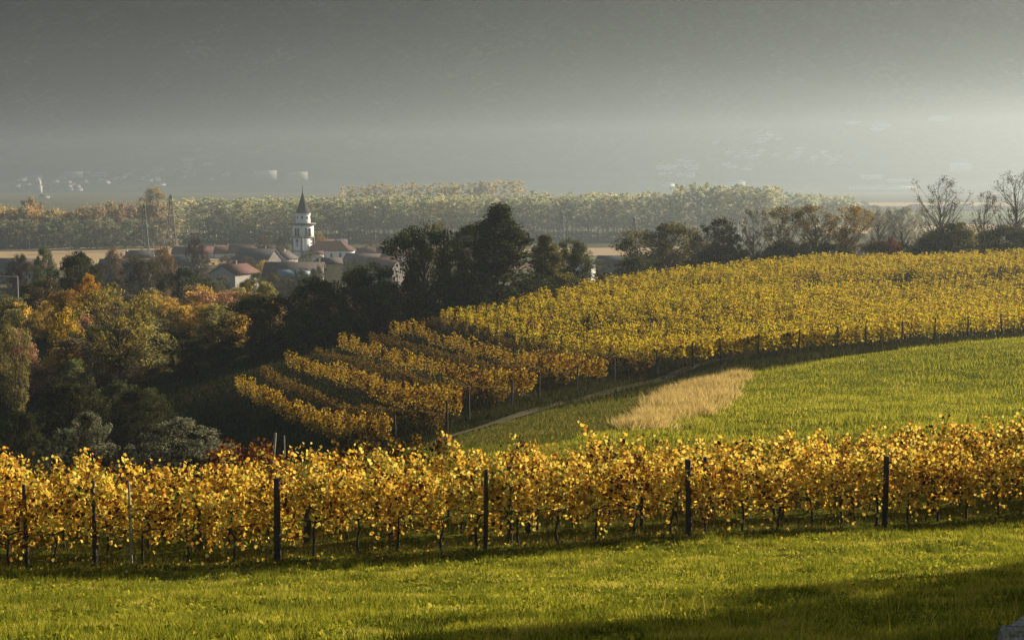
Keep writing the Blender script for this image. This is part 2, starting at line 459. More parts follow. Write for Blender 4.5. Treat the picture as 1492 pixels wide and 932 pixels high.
# loose stones on the gravel
mb = MB()
Yq = rng.uniform(13.5, 22, 5200); Xq = np.interp(Yq, [9,13,15.6,18,21,24.5], [5.3,6.0,7.0,8.7,12.3,20.3]) + rng.uniform(-1.6, 1.6, 5200)
OCT = np.array([(1,0,0),(0,1,0),(-1,0,0),(0,-1,0),(0,0,.7),(0,0,-.7)]); OF = np.array([(0,1,4),(1,2,4),(2,3,4),(3,0,4),(1,0,5),(2,1,5),(3,2,5),(0,3,5)])
sz = rng.uniform(.006, .02, 5200)
V = np.einsum('nij,kj->nki', rand_rot(5200), OCT)*sz[:,None,None]*rng.uniform(.6,1.3,(5200,1,3)) + np.column_stack((Xq, Yq, ground(Xq, Yq)+.125))[:,None,:]
mb.add(V.reshape(-1,3), (np.arange(5200)*6)[:,None,None].repeat(8,1).reshape(-1,1) + np.tile(OF, (5200,1)), rng.uniform(0,1,5200*8))
tag(link('gravel', mb.make('gravel', M['gravel'])), kind='stuff')

# ---------------------------------------------------------------- vines
def vine_leaf_points(n, length, h0, h1, depth):
    """leaves along shoots that climb from the wire and droop, so that the wall of leaves has gaps and tails"""
    P = []
    ns = max(6, n // 40)
    for _ in range(ns):
        x0 = rng.uniform(-length/2, length/2); y0 = rng.normal(0, depth*.35)
        top = h1 + rng.normal(-.16, .19); bot = h0 + rng.exponential(.26) - (rng.uniform(.1,.38) if rng.random() < .25 else 0)
        k = n // ns
        t = rng.uniform(0, 1, k)**.85
        z = bot + (top-bot)*t
        dx, dy = rng.normal(0, .14), rng.normal(0, .2)
        P.append(np.column_stack((x0 + dx*t + rng.normal(0, .095, k), y0 + dy*t + rng.normal(0, depth*.3, k), z + rng.normal(0, .04, k))))
    t = np.concatenate([np.full(len(q), rng.normal(0, .16)) for q in P])
    return np.concatenate(P), np.clip(rng.uniform(.1, .9, len(t)) + t, 0, 1)
def vine_trunk():
    mb = MB()
    x = rng.normal(0, .05)
    mb.tube([(x,0,-.12),(x+rng.normal(0,.03),rng.normal(0,.03),.3),(x+rng.normal(0,.04),rng.normal(0,.03),.62),(0,0,.88)], [.045,.035,.03,.028], 6)
    for s in (-1, 1): mb.tube([(0,0,.84),(s*.25,rng.normal(0,.02),.93),(s*.58,0,.92)], [.024,.018,.012], 5)
    return mb.make('vine_trunk', M['bark'], True)
VINE = {}
def vine_kind(key, mat, nvar, n, size, length, h0, h1, depth, lobed):
    VINE[key] = []
    for _ in range(nvar):
        mb = MB(); P, tt = vine_leaf_points(int(n*rng.uniform(.72, 1.08)), length, h0 + rng.uniform(-.06,.12), h1 + rng.uniform(-.14,.1), depth)
        leaves(mb, P, size, lobed, tt)
        VINE[key].append((mb.make('vine_leaves', M[mat]), vine_trunk()))
vine_kind('gold', 'gold', 14, 780, .10, 1.3, .4, 2.08, .55, True)
vine_kind('amber', 'amber', 6, 290, .145, 1.35, .40, 1.88, .32, True)
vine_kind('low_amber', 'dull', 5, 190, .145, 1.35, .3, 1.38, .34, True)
vine_kind('lime', 'lime', 5, 230, .17, 1.35, .6, 2.0, .55, True)
vine_kind('red', 'red', 3, 380, .10, 1.2, .5, 1.85, .5, True)
vine_kind('green', 'dull', 2, 420, .11, 1.2, .5, 1.6, .5, True)

def walk(poly, step):
    P = np.array(poly, float); d = np.concatenate(([0], np.cumsum(np.linalg.norm(np.diff(P, axis=0), axis=1))))
    s = np.arange(step/2, d[-1], step)
    x, y = np.interp(s, d, P[:,0]), np.interp(s, d, P[:,1])
    x2, y2 = np.interp(s+.2, d, P[:,0]), np.interp(s+.2, d, P[:,1])
    x1, y1 = np.interp(s-.2, d, P[:,0]), np.interp(s-.2, d, P[:,1])
    return [(a, b, math.atan2(y2[i]-y1[i], x2[i]-x1[i])) for i, (a, b) in enumerate(zip(x, y))]
front = [tuple(at(*p))[:2] for p in ((-60,840,34.7),(10,836,35),(398,815,36),(746,797,37.5),(1008,778,39),(1298,764,41),(1480,750,42.5),(1580,742,43.3))]
front = [(front[0][0]-9, front[0][1]-1.2)] + front + [(front[-1][0]+9, front[-1][1]+2.4)]
spots = []      # (x, y, angle, kind, row label, group)
G1 = 'golden grape vines of the near vineyard'
for k, (off, lab) in enumerate(((0, 'golden grape vine in the front row of the near vineyard, beside the open grass'),
                              (2.5, 'golden grape vine in the middle row of the near vineyard, behind the front row'),
                              (5.0, 'orange gold grape vine in the back row of the near vineyard, before the meadow'))):
    row = [(x - off*.2, y + off) for x, y in front]
    for x, y, a in walk(row, 1.08): spots.append((x, y, a, 'gold', lab, G1))
for px, Y, kind, lab in ((318,44.6,'red',0),(342,44.8,'red',0),(366,45,'red',0),(388,45.2,'red',0),(505,46,'green',1),(548,46.6,'green',1),(590,47,'green',1),(622,47.2,'green',1)):
    spots.append((px_x(px, Y), Y, .18, kind, ('crimson leaved grape vine behind the golden rows, beside the olive shrubs',
        'dull green grape vine behind the golden rows, below the lowest contour row', 'dull green grape vine behind the golden rows, at the foot of the straw clump')[lab],
        ('red leaved vines', 'green leaved vines behind the golden rows', 'green leaved vines behind the golden rows')[lab]))
ordn = ['lowest', 'second lowest', 'third lowest', 'fourth lowest', 'fourth highest', 'third highest', 'second highest', 'highest']
for k, r in enumerate(ROWS):
    poly = [tuple(at(*p))[:2] for p in r]
    for x, y, a in walk(poly, 1.15):
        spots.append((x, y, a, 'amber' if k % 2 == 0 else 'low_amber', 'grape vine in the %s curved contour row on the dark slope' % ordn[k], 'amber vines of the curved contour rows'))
# the broad block on the crown of the hill
e0, e1 = at(1002,532,112.5), at(640,474,152)          # its left edge, from front to back
b0, b1 = at(1010,533,113), at(1490,489,126.5)
dirr = (Vector((b1.x-b0.x, b1.y-b0.y))).normalized(); nor = Vector((-dirr.y, dirr.x))
edge = Vector((e1.x-e0.x, e1.y-e0.y))
block_rows = []
k = 0
while True:
    dist = k * 2.35
    t = dist / edge.dot(nor)
    p0 = Vector((e0.x, e0.y)) + edge*t if t <= 1 else Vector((e1.x, e1.y)) + (nor*1.0 + dirr*.42)*(dist - edge.dot(nor)) + Vector((0, 0))
    if dist > 118: break
    # stop where the row would leave the crown of the hill
    p1 = p0 + dirr*135
    pts = []
    for x, y, a in walk([p0, p1], 1.2):
        if abs(x) > .40*y + 14: continue
        back = np.interp(x, [-12, 13, 27, 46, 80], [155, 182, 196, 210, 222])
        if y > back: continue
        if abs(y - (np.interp(x, [13, 80], [172, 188]))) < 1.9 or rng.random() < .07: continue        # the grassy headland across the block
        pts.append((x, y, a))
    if pts: block_rows.append(pts)
    k += 1
    if k > 60: break
for i, pts in enumerate(block_rows):
    for x, y, a in pts:
        spots.append((x, y, a, 'lime', 'yellow grape vine in the front row of the hilltop vineyard, above the dark grass strip' if i == 0 else 'yellow grape vine in the dense rows of the broad hilltop vineyard', 'yellow vines of the hilltop vineyard'))
spots.sort(key=lambda s: s[1])
vis = [s for s in spots if abs(s[0]) < .3553*s[1] + 1.5]
X = np.array([s[0] for s in spots]); Y = np.array([s[1] for s in spots])
Z = ground(X, Y)
ind, rest = [], []
for i, s in enumerate(spots):
    (ind if (len(ind) < 296 and abs(s[0]) < .3553*s[1] + 1.0 and s[3] != 'x') else rest).append(i)
for i in ind:
    x, y, a, kind, lab, grp = spots[i]
    lv, tk = VINE[kind][rng.integers(len(VINE[kind]))]
    o = empty('grape_vine', (x, y, Z[i]), a + (math.pi if rng.random() < .5 else 0), (1, 1, rng.uniform(.93, 1.06)))
    tag(o, lab, 'grape vine', grp)
    link('leaves', lv, o); link('trunk', tk, o)
mb = MB()
LOD = {}
for kind, size, n in (('low_amber', .17, 120), ('amber', .17, 150), ('lime', .175, 150), ('gold', .11, 700)):
    LOD[kind] = []
    for _ in range(6):
        m_ = MB(); P, tt = vine_leaf_points(n, 1.35, .4, 2.0 if 'low' not in kind else 1.5, .5 if 'amber' not in kind else .38); leaves(m_, P, size, kind == 'gold', tt)
        LOD[kind].append((np.concatenate(m_.v), np.concatenate(m_.loops).reshape(-1, 4), np.concatenate(m_.tint)))
for i in rest:
    x, y, a, kind, _, _ = spots[i]
    kk = kind if kind in LOD else 'amber'
    V, Fc, tl = LOD[kk][rng.integers(6)]
    a += math.pi*rng.integers(2); ca, sa = math.cos(a), math.sin(a); hs = rng.uniform(.78, 1.15)
    W = np.column_stack((V[:,0]*ca-V[:,1]*sa+x, V[:,0]*sa+V[:,1]*ca+y, V[:,2]*hs+Z[i]))
    mb.add(W, Fc, np.clip(tl + rng.normal(0, .12), 0, 1), {'amber': 0, 'low_amber': 4, 'lime': 1, 'gold': 2}[kk])
    if y < 170: mb.tube([(x, y, Z[i]-.1), (x, y, Z[i]+.8)], [.04, .03], 4, 3)
tag(link('vines', mb.make('vines', [M['amber'], M['lime'], M['gold'], M['bark'], M['dull']])), kind='stuff')

# posts
POSTS = {}
def post_mesh(r, h, mat, square=False):
    mb = MB(); x1, y1 = rng.normal(0, .03), rng.normal(0, .03)
    mb.tube([(0,0,-.3),(x1*.3,y1*.3,h*.4),(x1,y1,h-.03),(x1,y1,h)], [r*1.08, r, r*.95, r*.8], 4 if square else 8)
    return mb.make('vineyard_post', mat)
def post(px, Y, top, r, lab, mat='wood', grp='posts of the near vineyard', tilt=0.0, z=None):
    x = px_x(px, Y); zg = gz(x, Y); h = at(px, top, Y).z - zg
    o = link('vineyard_post', post_mesh(r, h, M[mat]))
    o.location = (x, Y, zg); o.rotation_euler = (0, tilt, rng.uniform(0, 6))
    if tilt: o.rotation_euler = (0, tilt, 0)
    tag(o, lab, 'post', grp)
def fy(px, off):
    fr = [(x - off*.2, y + off) for x, y in front]
    best = min(np.linspace(30, 60, 600), key=lambda Y: abs(np.interp(px_x(px, Y), [p[0] for p in fr], [p[1] for p in fr]) - Y))
    return float(best)
for px, off, top, r, lab, mat in (
    (26,0,705,.05,'short dark post half hidden in leaves at the far left end of the front row','wood'),
    (127,-.25,700,.055,'dark slim post at the front of the golden vines, left of the pale stake','wood'),
    (181,-.3,702,.032,'thin pale stake standing before the golden vines left of the thick dark post','stake'),
    (283,2.2,735,.085,'stout dark post behind the leaves right of the pale stake','wood'),
    (398,-.35,697,.085,'thick dark wooden post in front of the golden vines below the red vine','wood'),
    (442,2.1,735,.10,'stout dark post in the shade just right of the thick foreground post','wood'),
    (566,2.1,748,.07,'dark post low in the leaves between the thick post and the pair of posts','wood'),
    (707,-.3,684,.06,'left post of the pair of dark posts near the middle of the front row','wood'),
    (743,.5,678,.075,'right post of the pair of dark posts near the middle of the front row','wood'),
    (770,2.2,690,.085,'dark post behind the pair of posts near the middle','wood'),
    (938,2.2,720,.05,'slim dark post in the shade left of the tall thick right hand post','wood'),
    (1008,-.3,669,.085,'thick tall dark post below the straw clump, at the front of the vines','wood'),
    (1029,1.8,665,.055,'slim dark post just behind the thick post below the straw clump','wood'),
    (1146,1.8,700,.05,'thin dark post between the two thick posts on the right','wood'),
    (1248,2.0,690,.075,'stout dark post just left of the right most thick post','wood'),
    (1298,-.25,664,.085,'thick dark post with leaves around its top near the right end of the front row','wood'),
    (1408,2.0,690,.05,'slim dark post close to the right end of the near vineyard','wood')):
    post(px, fy(px, off), top, r, lab, mat)
post(392, 52, 630, .045, 'pale grey stake leaning behind the golden rows, right of the red vine', 'stake', 'pale stakes behind the near vineyard', .12)
post(411, 53, 634, .025, 'very thin pale stake upright behind the golden rows, second from the red vine', 'stake', 'pale stakes behind the near vineyard')
# posts of the hilltop block: along its front row
br = block_rows[0]
fx, fyy = np.array([p[0] for p in br]), np.array([p[1] for p in br])
k = 0
for px, lab in ((1010,'dark end post at the left corner of the hilltop vineyard front row'),(1052,'dark post of the hilltop vineyard, second from its left corner'),(1106,'dark post of the hilltop vineyard, third from its left corner'),
                (1165,'dark leaning post of the hilltop vineyard, fourth from its left corner'),(1222,'dark post of the hilltop vineyard, fifth from its left corner'),(1262,'dark post of the hilltop vineyard in the middle of its front row'),
                (1316,'dark post of the hilltop vineyard right of the middle of its front row'),(1364,'dark post of the hilltop vineyard, third from the right'),(1412,'dark post of the hilltop vineyard, second from the right'),(1462,'dark post of the hilltop vineyard, last on the right')):
    Yp = min(np.linspace(100, 150, 500), key=lambda q: abs(np.interp(px_x(px, q), fx, fyy) - q)) - .4
    x = px_x(px, Yp); zg = gz(x, Yp)
    o = link('vineyard_post', post_mesh(.075, 2.0 + .1*rng.random(), M['wood'])); o.location = (x, Yp, zg); o.rotation_euler = (0, rng.normal(0, .04), 0)
    tag(o, lab, 'post', 'posts of the hilltop vineyard')
for k, r in enumerate(ROWS):
    p = at(*r[-1]); x, y = p.x + .5, p.y - .35
    o = link('vineyard_post', post_mesh(.07, 1.9, M['wood'])); o.location = (x, y, gz(x, y)); o.rotation_euler = (0, rng.normal(0, .06), 0)
    tag(o, 'dark end post beside the track at the end of the %s curved contour row' % ordn[k], 'post', 'end posts of the contour rows')

# ---------------------------------------------------------------- grass
def blades(mb, X, Y, h, wd, lean=.5, tint=None):
    n = len(X); Z = ground(X, Y)
    a = rng.uniform(0, 2*math.pi, n); b = rng.uniform(0, 2*math.pi, n)
    hh = h*rng.uniform(.5, 1.4, n); ww = wd*rng.uniform(.7, 1.3, n)
    l = hh*lean*rng.uniform(.2, 1.2, n)
    V = np.empty((n, 3, 3))
    V[:,0] = np.column_stack((X-np.cos(a)*ww/2, Y-np.sin(a)*ww/2, Z-.01)); V[:,1] = np.column_stack((X+np.cos(a)*ww/2, Y+np.sin(a)*ww/2, Z-.01))
    V[:,2] = np.column_stack((X+np.cos(b)*l, Y+np.sin(b)*l, Z+hh))
    mb.add(V.reshape(-1, 3), np.arange(n*3).reshape(-1, 3), rng.uniform(0, 1, n) if tint is None else tint)
def wedge(n, y0, y1, k=.37, pad=1.5, power=1.0):
    u = rng.uniform(0, 1, n)
    Y = np.sqrt(y0*y0 + u*(y1*y1-y0*y0)) if power == 1.0 else y0*(y1/y0)**u
    return rng.uniform(-1, 1, n)*(k*Y+pad), Y
def on_gravel(X, Y):
    c = np.interp(Y, [9,13,15.6,18,21,24.5], [5.3,6.0,7.0,8.7,12.3,20.3])
    return (np.abs(X - c) < 1.35 + .9*(vnoise(X, Y, .35, 51)-.5)) & (Y < 26)
mb = MB()
X, Y = wedge(620000, 13.5, 46, pad=7, power=2)
fr_y = np.interp(X, [p[0] for p in front], [p[1] for p in front])
clump = vnoise(X, Y, .5, 31)*.6 + vnoise(X, Y, 2.2, 32)*.7
keep = (Y < fr_y - .6) & ~on_gravel(X, Y) & (rng.uniform(.22, .85, len(X)) < clump)
X, Y, cl = X[keep], Y[keep], clump[keep]
blades(mb, X, Y, .03 + .075*cl**1.5, .012 + .00022*Y, .95, np.clip(rng.uniform(0, 1, len(X))*.8 + .75*(vnoise(X, Y, .9, 33)-.5) + .3*(vnoise(X, Y*2.2, 4.5, 37)-.5) + .07, 0, 1))
# taller tufts scattered through it
X, Y = wedge(900, 14, 42); keep = ~on_gravel(X, Y); X, Y = X[keep], Y[keep]
X2 = np.repeat(X, 70) + rng.normal(0, .12, len(X)*70); Y2 = np.repeat(Y, 70) + rng.normal(0, .12, len(X)*70)
keep = Y2 < np.interp(X2, [p[0] for p in front], [p[1] for p in front]) - .5
blades(mb, X2[keep], Y2[keep], .17, .013, .7, rng.uniform(.0, .5, keep.sum()))
# broad leaved weeds and fallen vine leaves lying in the grass
X, Y = wedge(2600, 13.5, 38); keep = ~on_gravel(X, Y) & (Y < np.interp(X, [p[0] for p in front], [p[1] for p in front]) - .4); X, Y = X[keep], Y[keep]
X2 = np.repeat(X, 7) + rng.normal(0, .07, len(X)*7); Y2 = np.repeat(Y, 7) + rng.normal(0, .07, len(X)*7)
leaves(mb, np.column_stack((X2, Y2, ground(X2, Y2) + rng.uniform(.02, .07, len(X2)))), .075, False, rng.uniform(.15, .75, len(X2)))
# long seed stalks near the road
X, Y = rng.uniform(1.5, 7, 160), rng.uniform(15.5, 21, 160); keep = ~on_gravel(X, Y)
blades(mb, X[keep], Y[keep], .38, .010, .5, rng.uniform(.7, 1, keep.sum()))
tag(link('grass', mb.make('grass', M['grass'])), kind='stuff')
mb = MB()
X, Y = wedge(190000, 33, 58, pad=7, power=2)
fr_y = np.interp(X, [p[0] for p in front], [p[1] for p in front])
keep = (Y > fr_y - 1.3 + .8*(vnoise(X, Y, .9, 35)-.5)) & (rng.uniform(.1, .7, len(X)) < vnoise(X, Y, .7, 34))
blades(mb, X[keep], Y[keep], .16, .018, .6)
fx_ = rng.uniform(-15, 18, 700); fy_ = np.interp(fx_, [p[0] for p in front], [p[1] for p in front]) + rng.normal(-.5, .9, 700)
m_ = MB(); leaves(m_, np.column_stack((fx_, fy_, ground(fx_, fy_) + rng.uniform(.02, .08, 700))), .08, True)
tag(link('fallen_leaves', m_.make('fallen_leaves', M['gold'])), kind='stuff')
tag(link('undergrowth', mb.make('undergrowth', M['weeds'])), kind='stuff')
mb = MB()
X, Y = wedge(300000, 52, 128, pad=10, power=2)
mead = is_meadow(X, Y)
X1, Y1 = X[mead], Y[mead]
blades(mb, X1, Y1, .12 + .12*(vnoise(X1, Y1, 1.6, 36) > .62), .035, .6, np.clip(rng.uniform(0, 1, len(X1))*.75 + .15, 0, 1))
tag(link('meadow_grass', mb.make('meadow_grass', M['grass'])), kind='stuff')
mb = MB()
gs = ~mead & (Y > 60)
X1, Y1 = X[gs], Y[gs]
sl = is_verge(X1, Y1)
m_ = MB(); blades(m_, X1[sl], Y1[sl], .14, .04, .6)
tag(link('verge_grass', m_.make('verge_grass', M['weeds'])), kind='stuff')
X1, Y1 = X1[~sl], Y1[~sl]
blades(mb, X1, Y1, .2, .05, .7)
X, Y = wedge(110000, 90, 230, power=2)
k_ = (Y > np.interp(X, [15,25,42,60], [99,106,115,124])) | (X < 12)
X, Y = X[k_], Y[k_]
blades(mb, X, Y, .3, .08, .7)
tag(link('slope_grass', mb.make('slope_grass', M['weeds_painted_shade'])), kind='stuff')
# dry straw clump
poly = [tuple(at(*p))[:2] for p in ((895,632,65.5),(935,600,74),(970,566,90),(1010,552,95),(1088,546,97.5),(1070,578,84),(1035,600,74),(1010,622,66),(960,640,62))]
def inside(X, Y, poly):
    r = np.zeros(len(X), bool); n = len(poly)
    for i in range(n):
        x1, y1 = poly[i]; x2, y2 = poly[(i+1) % n]
        c = ((y1 > Y) != (y2 > Y)) & (X < (x2-x1)*(Y-y1)/(y2-y1+1e-9)+x1)
        r ^= c
    return r
mb = MB()
px_, py_ = np.array(poly).T
X = rng.uniform(px_.min(), px_.max(), 120000); Y = rng.uniform(py_.min(), py_.max(), 120000)
jx, jy = 1.7*(vnoise(X, Y, 1.3, 41)-.5) + rng.normal(0, .2, len(X)), 3.2*(vnoise(X, Y, 1.3, 42)-.5) + rng.normal(0, .35, len(X))
keep = inside(X+jx, Y+jy, poly) & (rng.uniform(0, .8, len(X)) < vnoise(X, Y, 1.1, 43)*.9 + .22*np.clip((X*-.3+Y*.25-14)/4, -1, 1))
X, Y = X[keep], Y[keep]
blades(mb, X, Y, .22 + .42*vnoise(X, Y, 2.2, 44), .03, .9)
tag(link('dry_grass', mb.make('dry_grass', M['straw'])), kind='stuff')

# ---------------------------------------------------------------- trees
TREE = {}
def tree_kind(key, nvar, H, shape, cb, W, clumps, cr, lpc, ls, limbs=True, trunk_r=.022, fol='foliage', bark='bark', stems=1, trunk_top=.8, fork=None):
    TREE[key] = []
    for _ in range(nvar):
        tm, cm = MB(), MB()
        w2 = W/2
        bases = [np.array([rng.normal(0, .05*w2*(stems > 1)*4), rng.normal(0, .05*w2*(stems > 1)*4), 0]) for _ in range(stems)]
        trunks = []
        for b in bases:
            zt = np.linspace(-.04*H, trunk_top*H*rng.uniform(.85, 1.05), 7)
            lean = rng.normal(0, .03 + .12*(stems > 1), 2)
            pts = np.column_stack((b[0] + lean[0]*zt + np.cumsum(rng.normal(0, .010*H, 7))*np.linspace(0, 1, 7), b[1] + lean[1]*zt + np.cumsum(rng.normal(0, .010*H, 7))*np.linspace(0, 1, 7), zt))
            rr = trunk_r*H*np.array([1.35, 1, .85, .72, .56, .38, .16])
            tm.tube(pts, rr, 7); trunks.append((pts, rr))
        ph = rng.uniform(0, 6.28, 4)
        for c in range(clumps):
            for _try in range(40):
                th = rng.uniform(0, 2*math.pi); t = rng.uniform(cb, 1)
                u = (t-cb)/(1-cb)
                if shape == 'round': e = math.sqrt(max(0, 1-(2*u-.9)**2/1.21)) if u < 1 else 0
                elif shape == 'cone': e = (1-u)**.95*(.78+.3*math.sin(13*u+ph[0])) + .05
                elif shape == 'vase': e = (.5+.62*u) if u < .72 else math.sqrt(max(0, 1-((u-.72)/.3)**2))*.95
                elif shape == 'poplar': e = (.62+.38*math.sin(3.1*min(1, u*1.05)))*(1 if u < .8 else math.sqrt(max(0, 1-((u-.8)/.22)**2)))
                else: e = math.sqrt(max(0, 1-u*u)) if u > .15 else .9
                e *= 1 + .22*math.sin(2*th+ph[1]) + .16*math.sin(3*th+ph[2]+5*u) + .12*math.sin(7*u+4*th+ph[3]) + rng.normal(0, .07)
                rad = e*w2*math.sqrt(rng.uniform(.12, 1))
                if e > .05: break
            p = np.array([rad*math.cos(th), rad*math.sin(th), t*H])
            r = cr*W*rng.uniform(.65, 1.3)
            if limbs:
                pts, rr = trunks[rng.integers(len(trunks))]
                za = np.clip(p[2] - rad*rng.uniform(.6, 1.1) - .05*H, cb*H*.75, pts[-1][2])
                i = np.searchsorted(pts[:,2], za).clip(1, 6); f = (za-pts[i-1][2])/(pts[i][2]-pts[i-1][2])
                a = pts[i-1]*(1-f)+pts[i]*f; ra = (rr[i-1]*(1-f)+rr[i]*f)*.45
                mid = a*.5+p*.5 + np.array([0, 0, -.04*rad]) + rng.normal(0, .04*W, 3)*np.array([1, 1, .5])
                tm.tube([a, mid, p], [max(ra, .004*H*.5), ra*.55+.0006*H, .0012*H], 5, cap=False)
                for _k in range(3):
                    q = p + rng.normal(0, r*.75, 3); m2 = mid*.4+p*.6
                    tm.tube([m2, (m2+q)/2+rng.normal(0, .2*r, 3), q], [ra*.3+.0008*H, .0014*H, .0007*H], 3, cap=False)
            d = rng.normal(size=(lpc, 3)); d /= np.linalg.norm(d, axis=1)[:, None]
            d *= (rng.uniform(0, 1, lpc)**.45)[:, None]
            P = p + d*np.array([r, r, r*.75])
            P[:,2] = np.maximum(P[:,2], .02*H)
            leaves(cm, P, ls, False, np.clip(rng.uniform(0, 1, lpc)*.75 + rng.uniform(0, .3), 0, 1))
        TREE[key].append((tm.make('trunk', M[bark], True), cm.make('crown', M[fol]), H, W))
tree_kind('round', 3, 10, 'round', .18, 9, 110, .10, 95, .26)
tree_kind('oak', 3, 12, 'round', .10, 10, 190, .085, 110, .24, trunk_r=.026)
tree_kind('bushy', 5, 8, 'round', .05, 9, 120, .10, 120, .24, trunk_r=.03)
tree_kind('cone', 2, 12, 'cone', .08, 7.5, 170, .095, 85, .24)
tree_kind('thin', 2, 10, 'vase', .30, 6.5, 70, .085, 26, .2, trunk_r=.018)
tree_kind('golden', 2, 9, 'vase', .35, 8, 85, .10, 60, .22)
tree_kind('bare', 3, 12, 'vase', .30, 9.5, 75, .075, 16, .22, trunk_r=.02)
tree_kind('broad', 2, 11, 'vase', .34, 11, 105, .08, 52, .25, trunk_r=.028)
tree_kind('shrub', 4, 4, 'dome', .05, 5, 60, .13, 80, .19, stems=3, trunk_r=.018)
tree_kind('olive', 2, 3, 'dome', .06, 3.6, 150, .075, 75, .085, stems=3, trunk_r=.02)
tree_kind('poplar', 6, 28, 'poplar', .26, 8.0, 46, .15, 19, .85, limbs=False, trunk_r=.015, fol='far_foliage', bark='pale_bark', trunk_top=.92)
tree_kind('fartree', 4, 18, 'round', .08, 15, 70, .12, 26, .95, limbs=False, trunk_r=.018, fol='far_foliage', bark='pale_bark')
tree_kind('garden', 4, 8, 'round', .10, 7, 60, .13, 42, .42, limbs=False, trunk_r=.02)

def plant(name, kind, x, y, z, H, W, color, lab, cat, grp=None, var=None):
    lst = TREE[kind]; tk, cr_, H0, W0 = lst[rng.integers(len(lst)) if var is None else var]
    o = empty(name, (x, y, z), rng.uniform(0, 6.28), (W/W0, W/W0, H/H0))
    tag(o, lab, cat, grp)
    link('crown', cr_, o, color); link('trunk', tk, o)
    return o
def tree(name, kind, px, top, wpx, Y, color, lab, cat='tree', grp=None, var=None, zbase=None, hmin=1.0):
    x = px_x(px, Y); z = gz(x, Y) if Y < 500 else 0.0
    H = max(at(px, top, Y).z - z, hmin); W = wpx*Y/F
    if kind in ('oak', 'round') and W > .85*H: kind = 'bushy'
    return plant(name, kind, x, y=Y, z=z-.05, H=H, W=W, color=color, lab=lab, cat=cat, grp=grp, var=var)
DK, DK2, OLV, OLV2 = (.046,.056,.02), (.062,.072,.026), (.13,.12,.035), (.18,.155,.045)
BRN, BRN2, ORA, YEL, GRN = (.11,.08,.045), (.16,.10,.055), (.46,.25,.04), (.48,.33,.04), (.07,.09,.03)
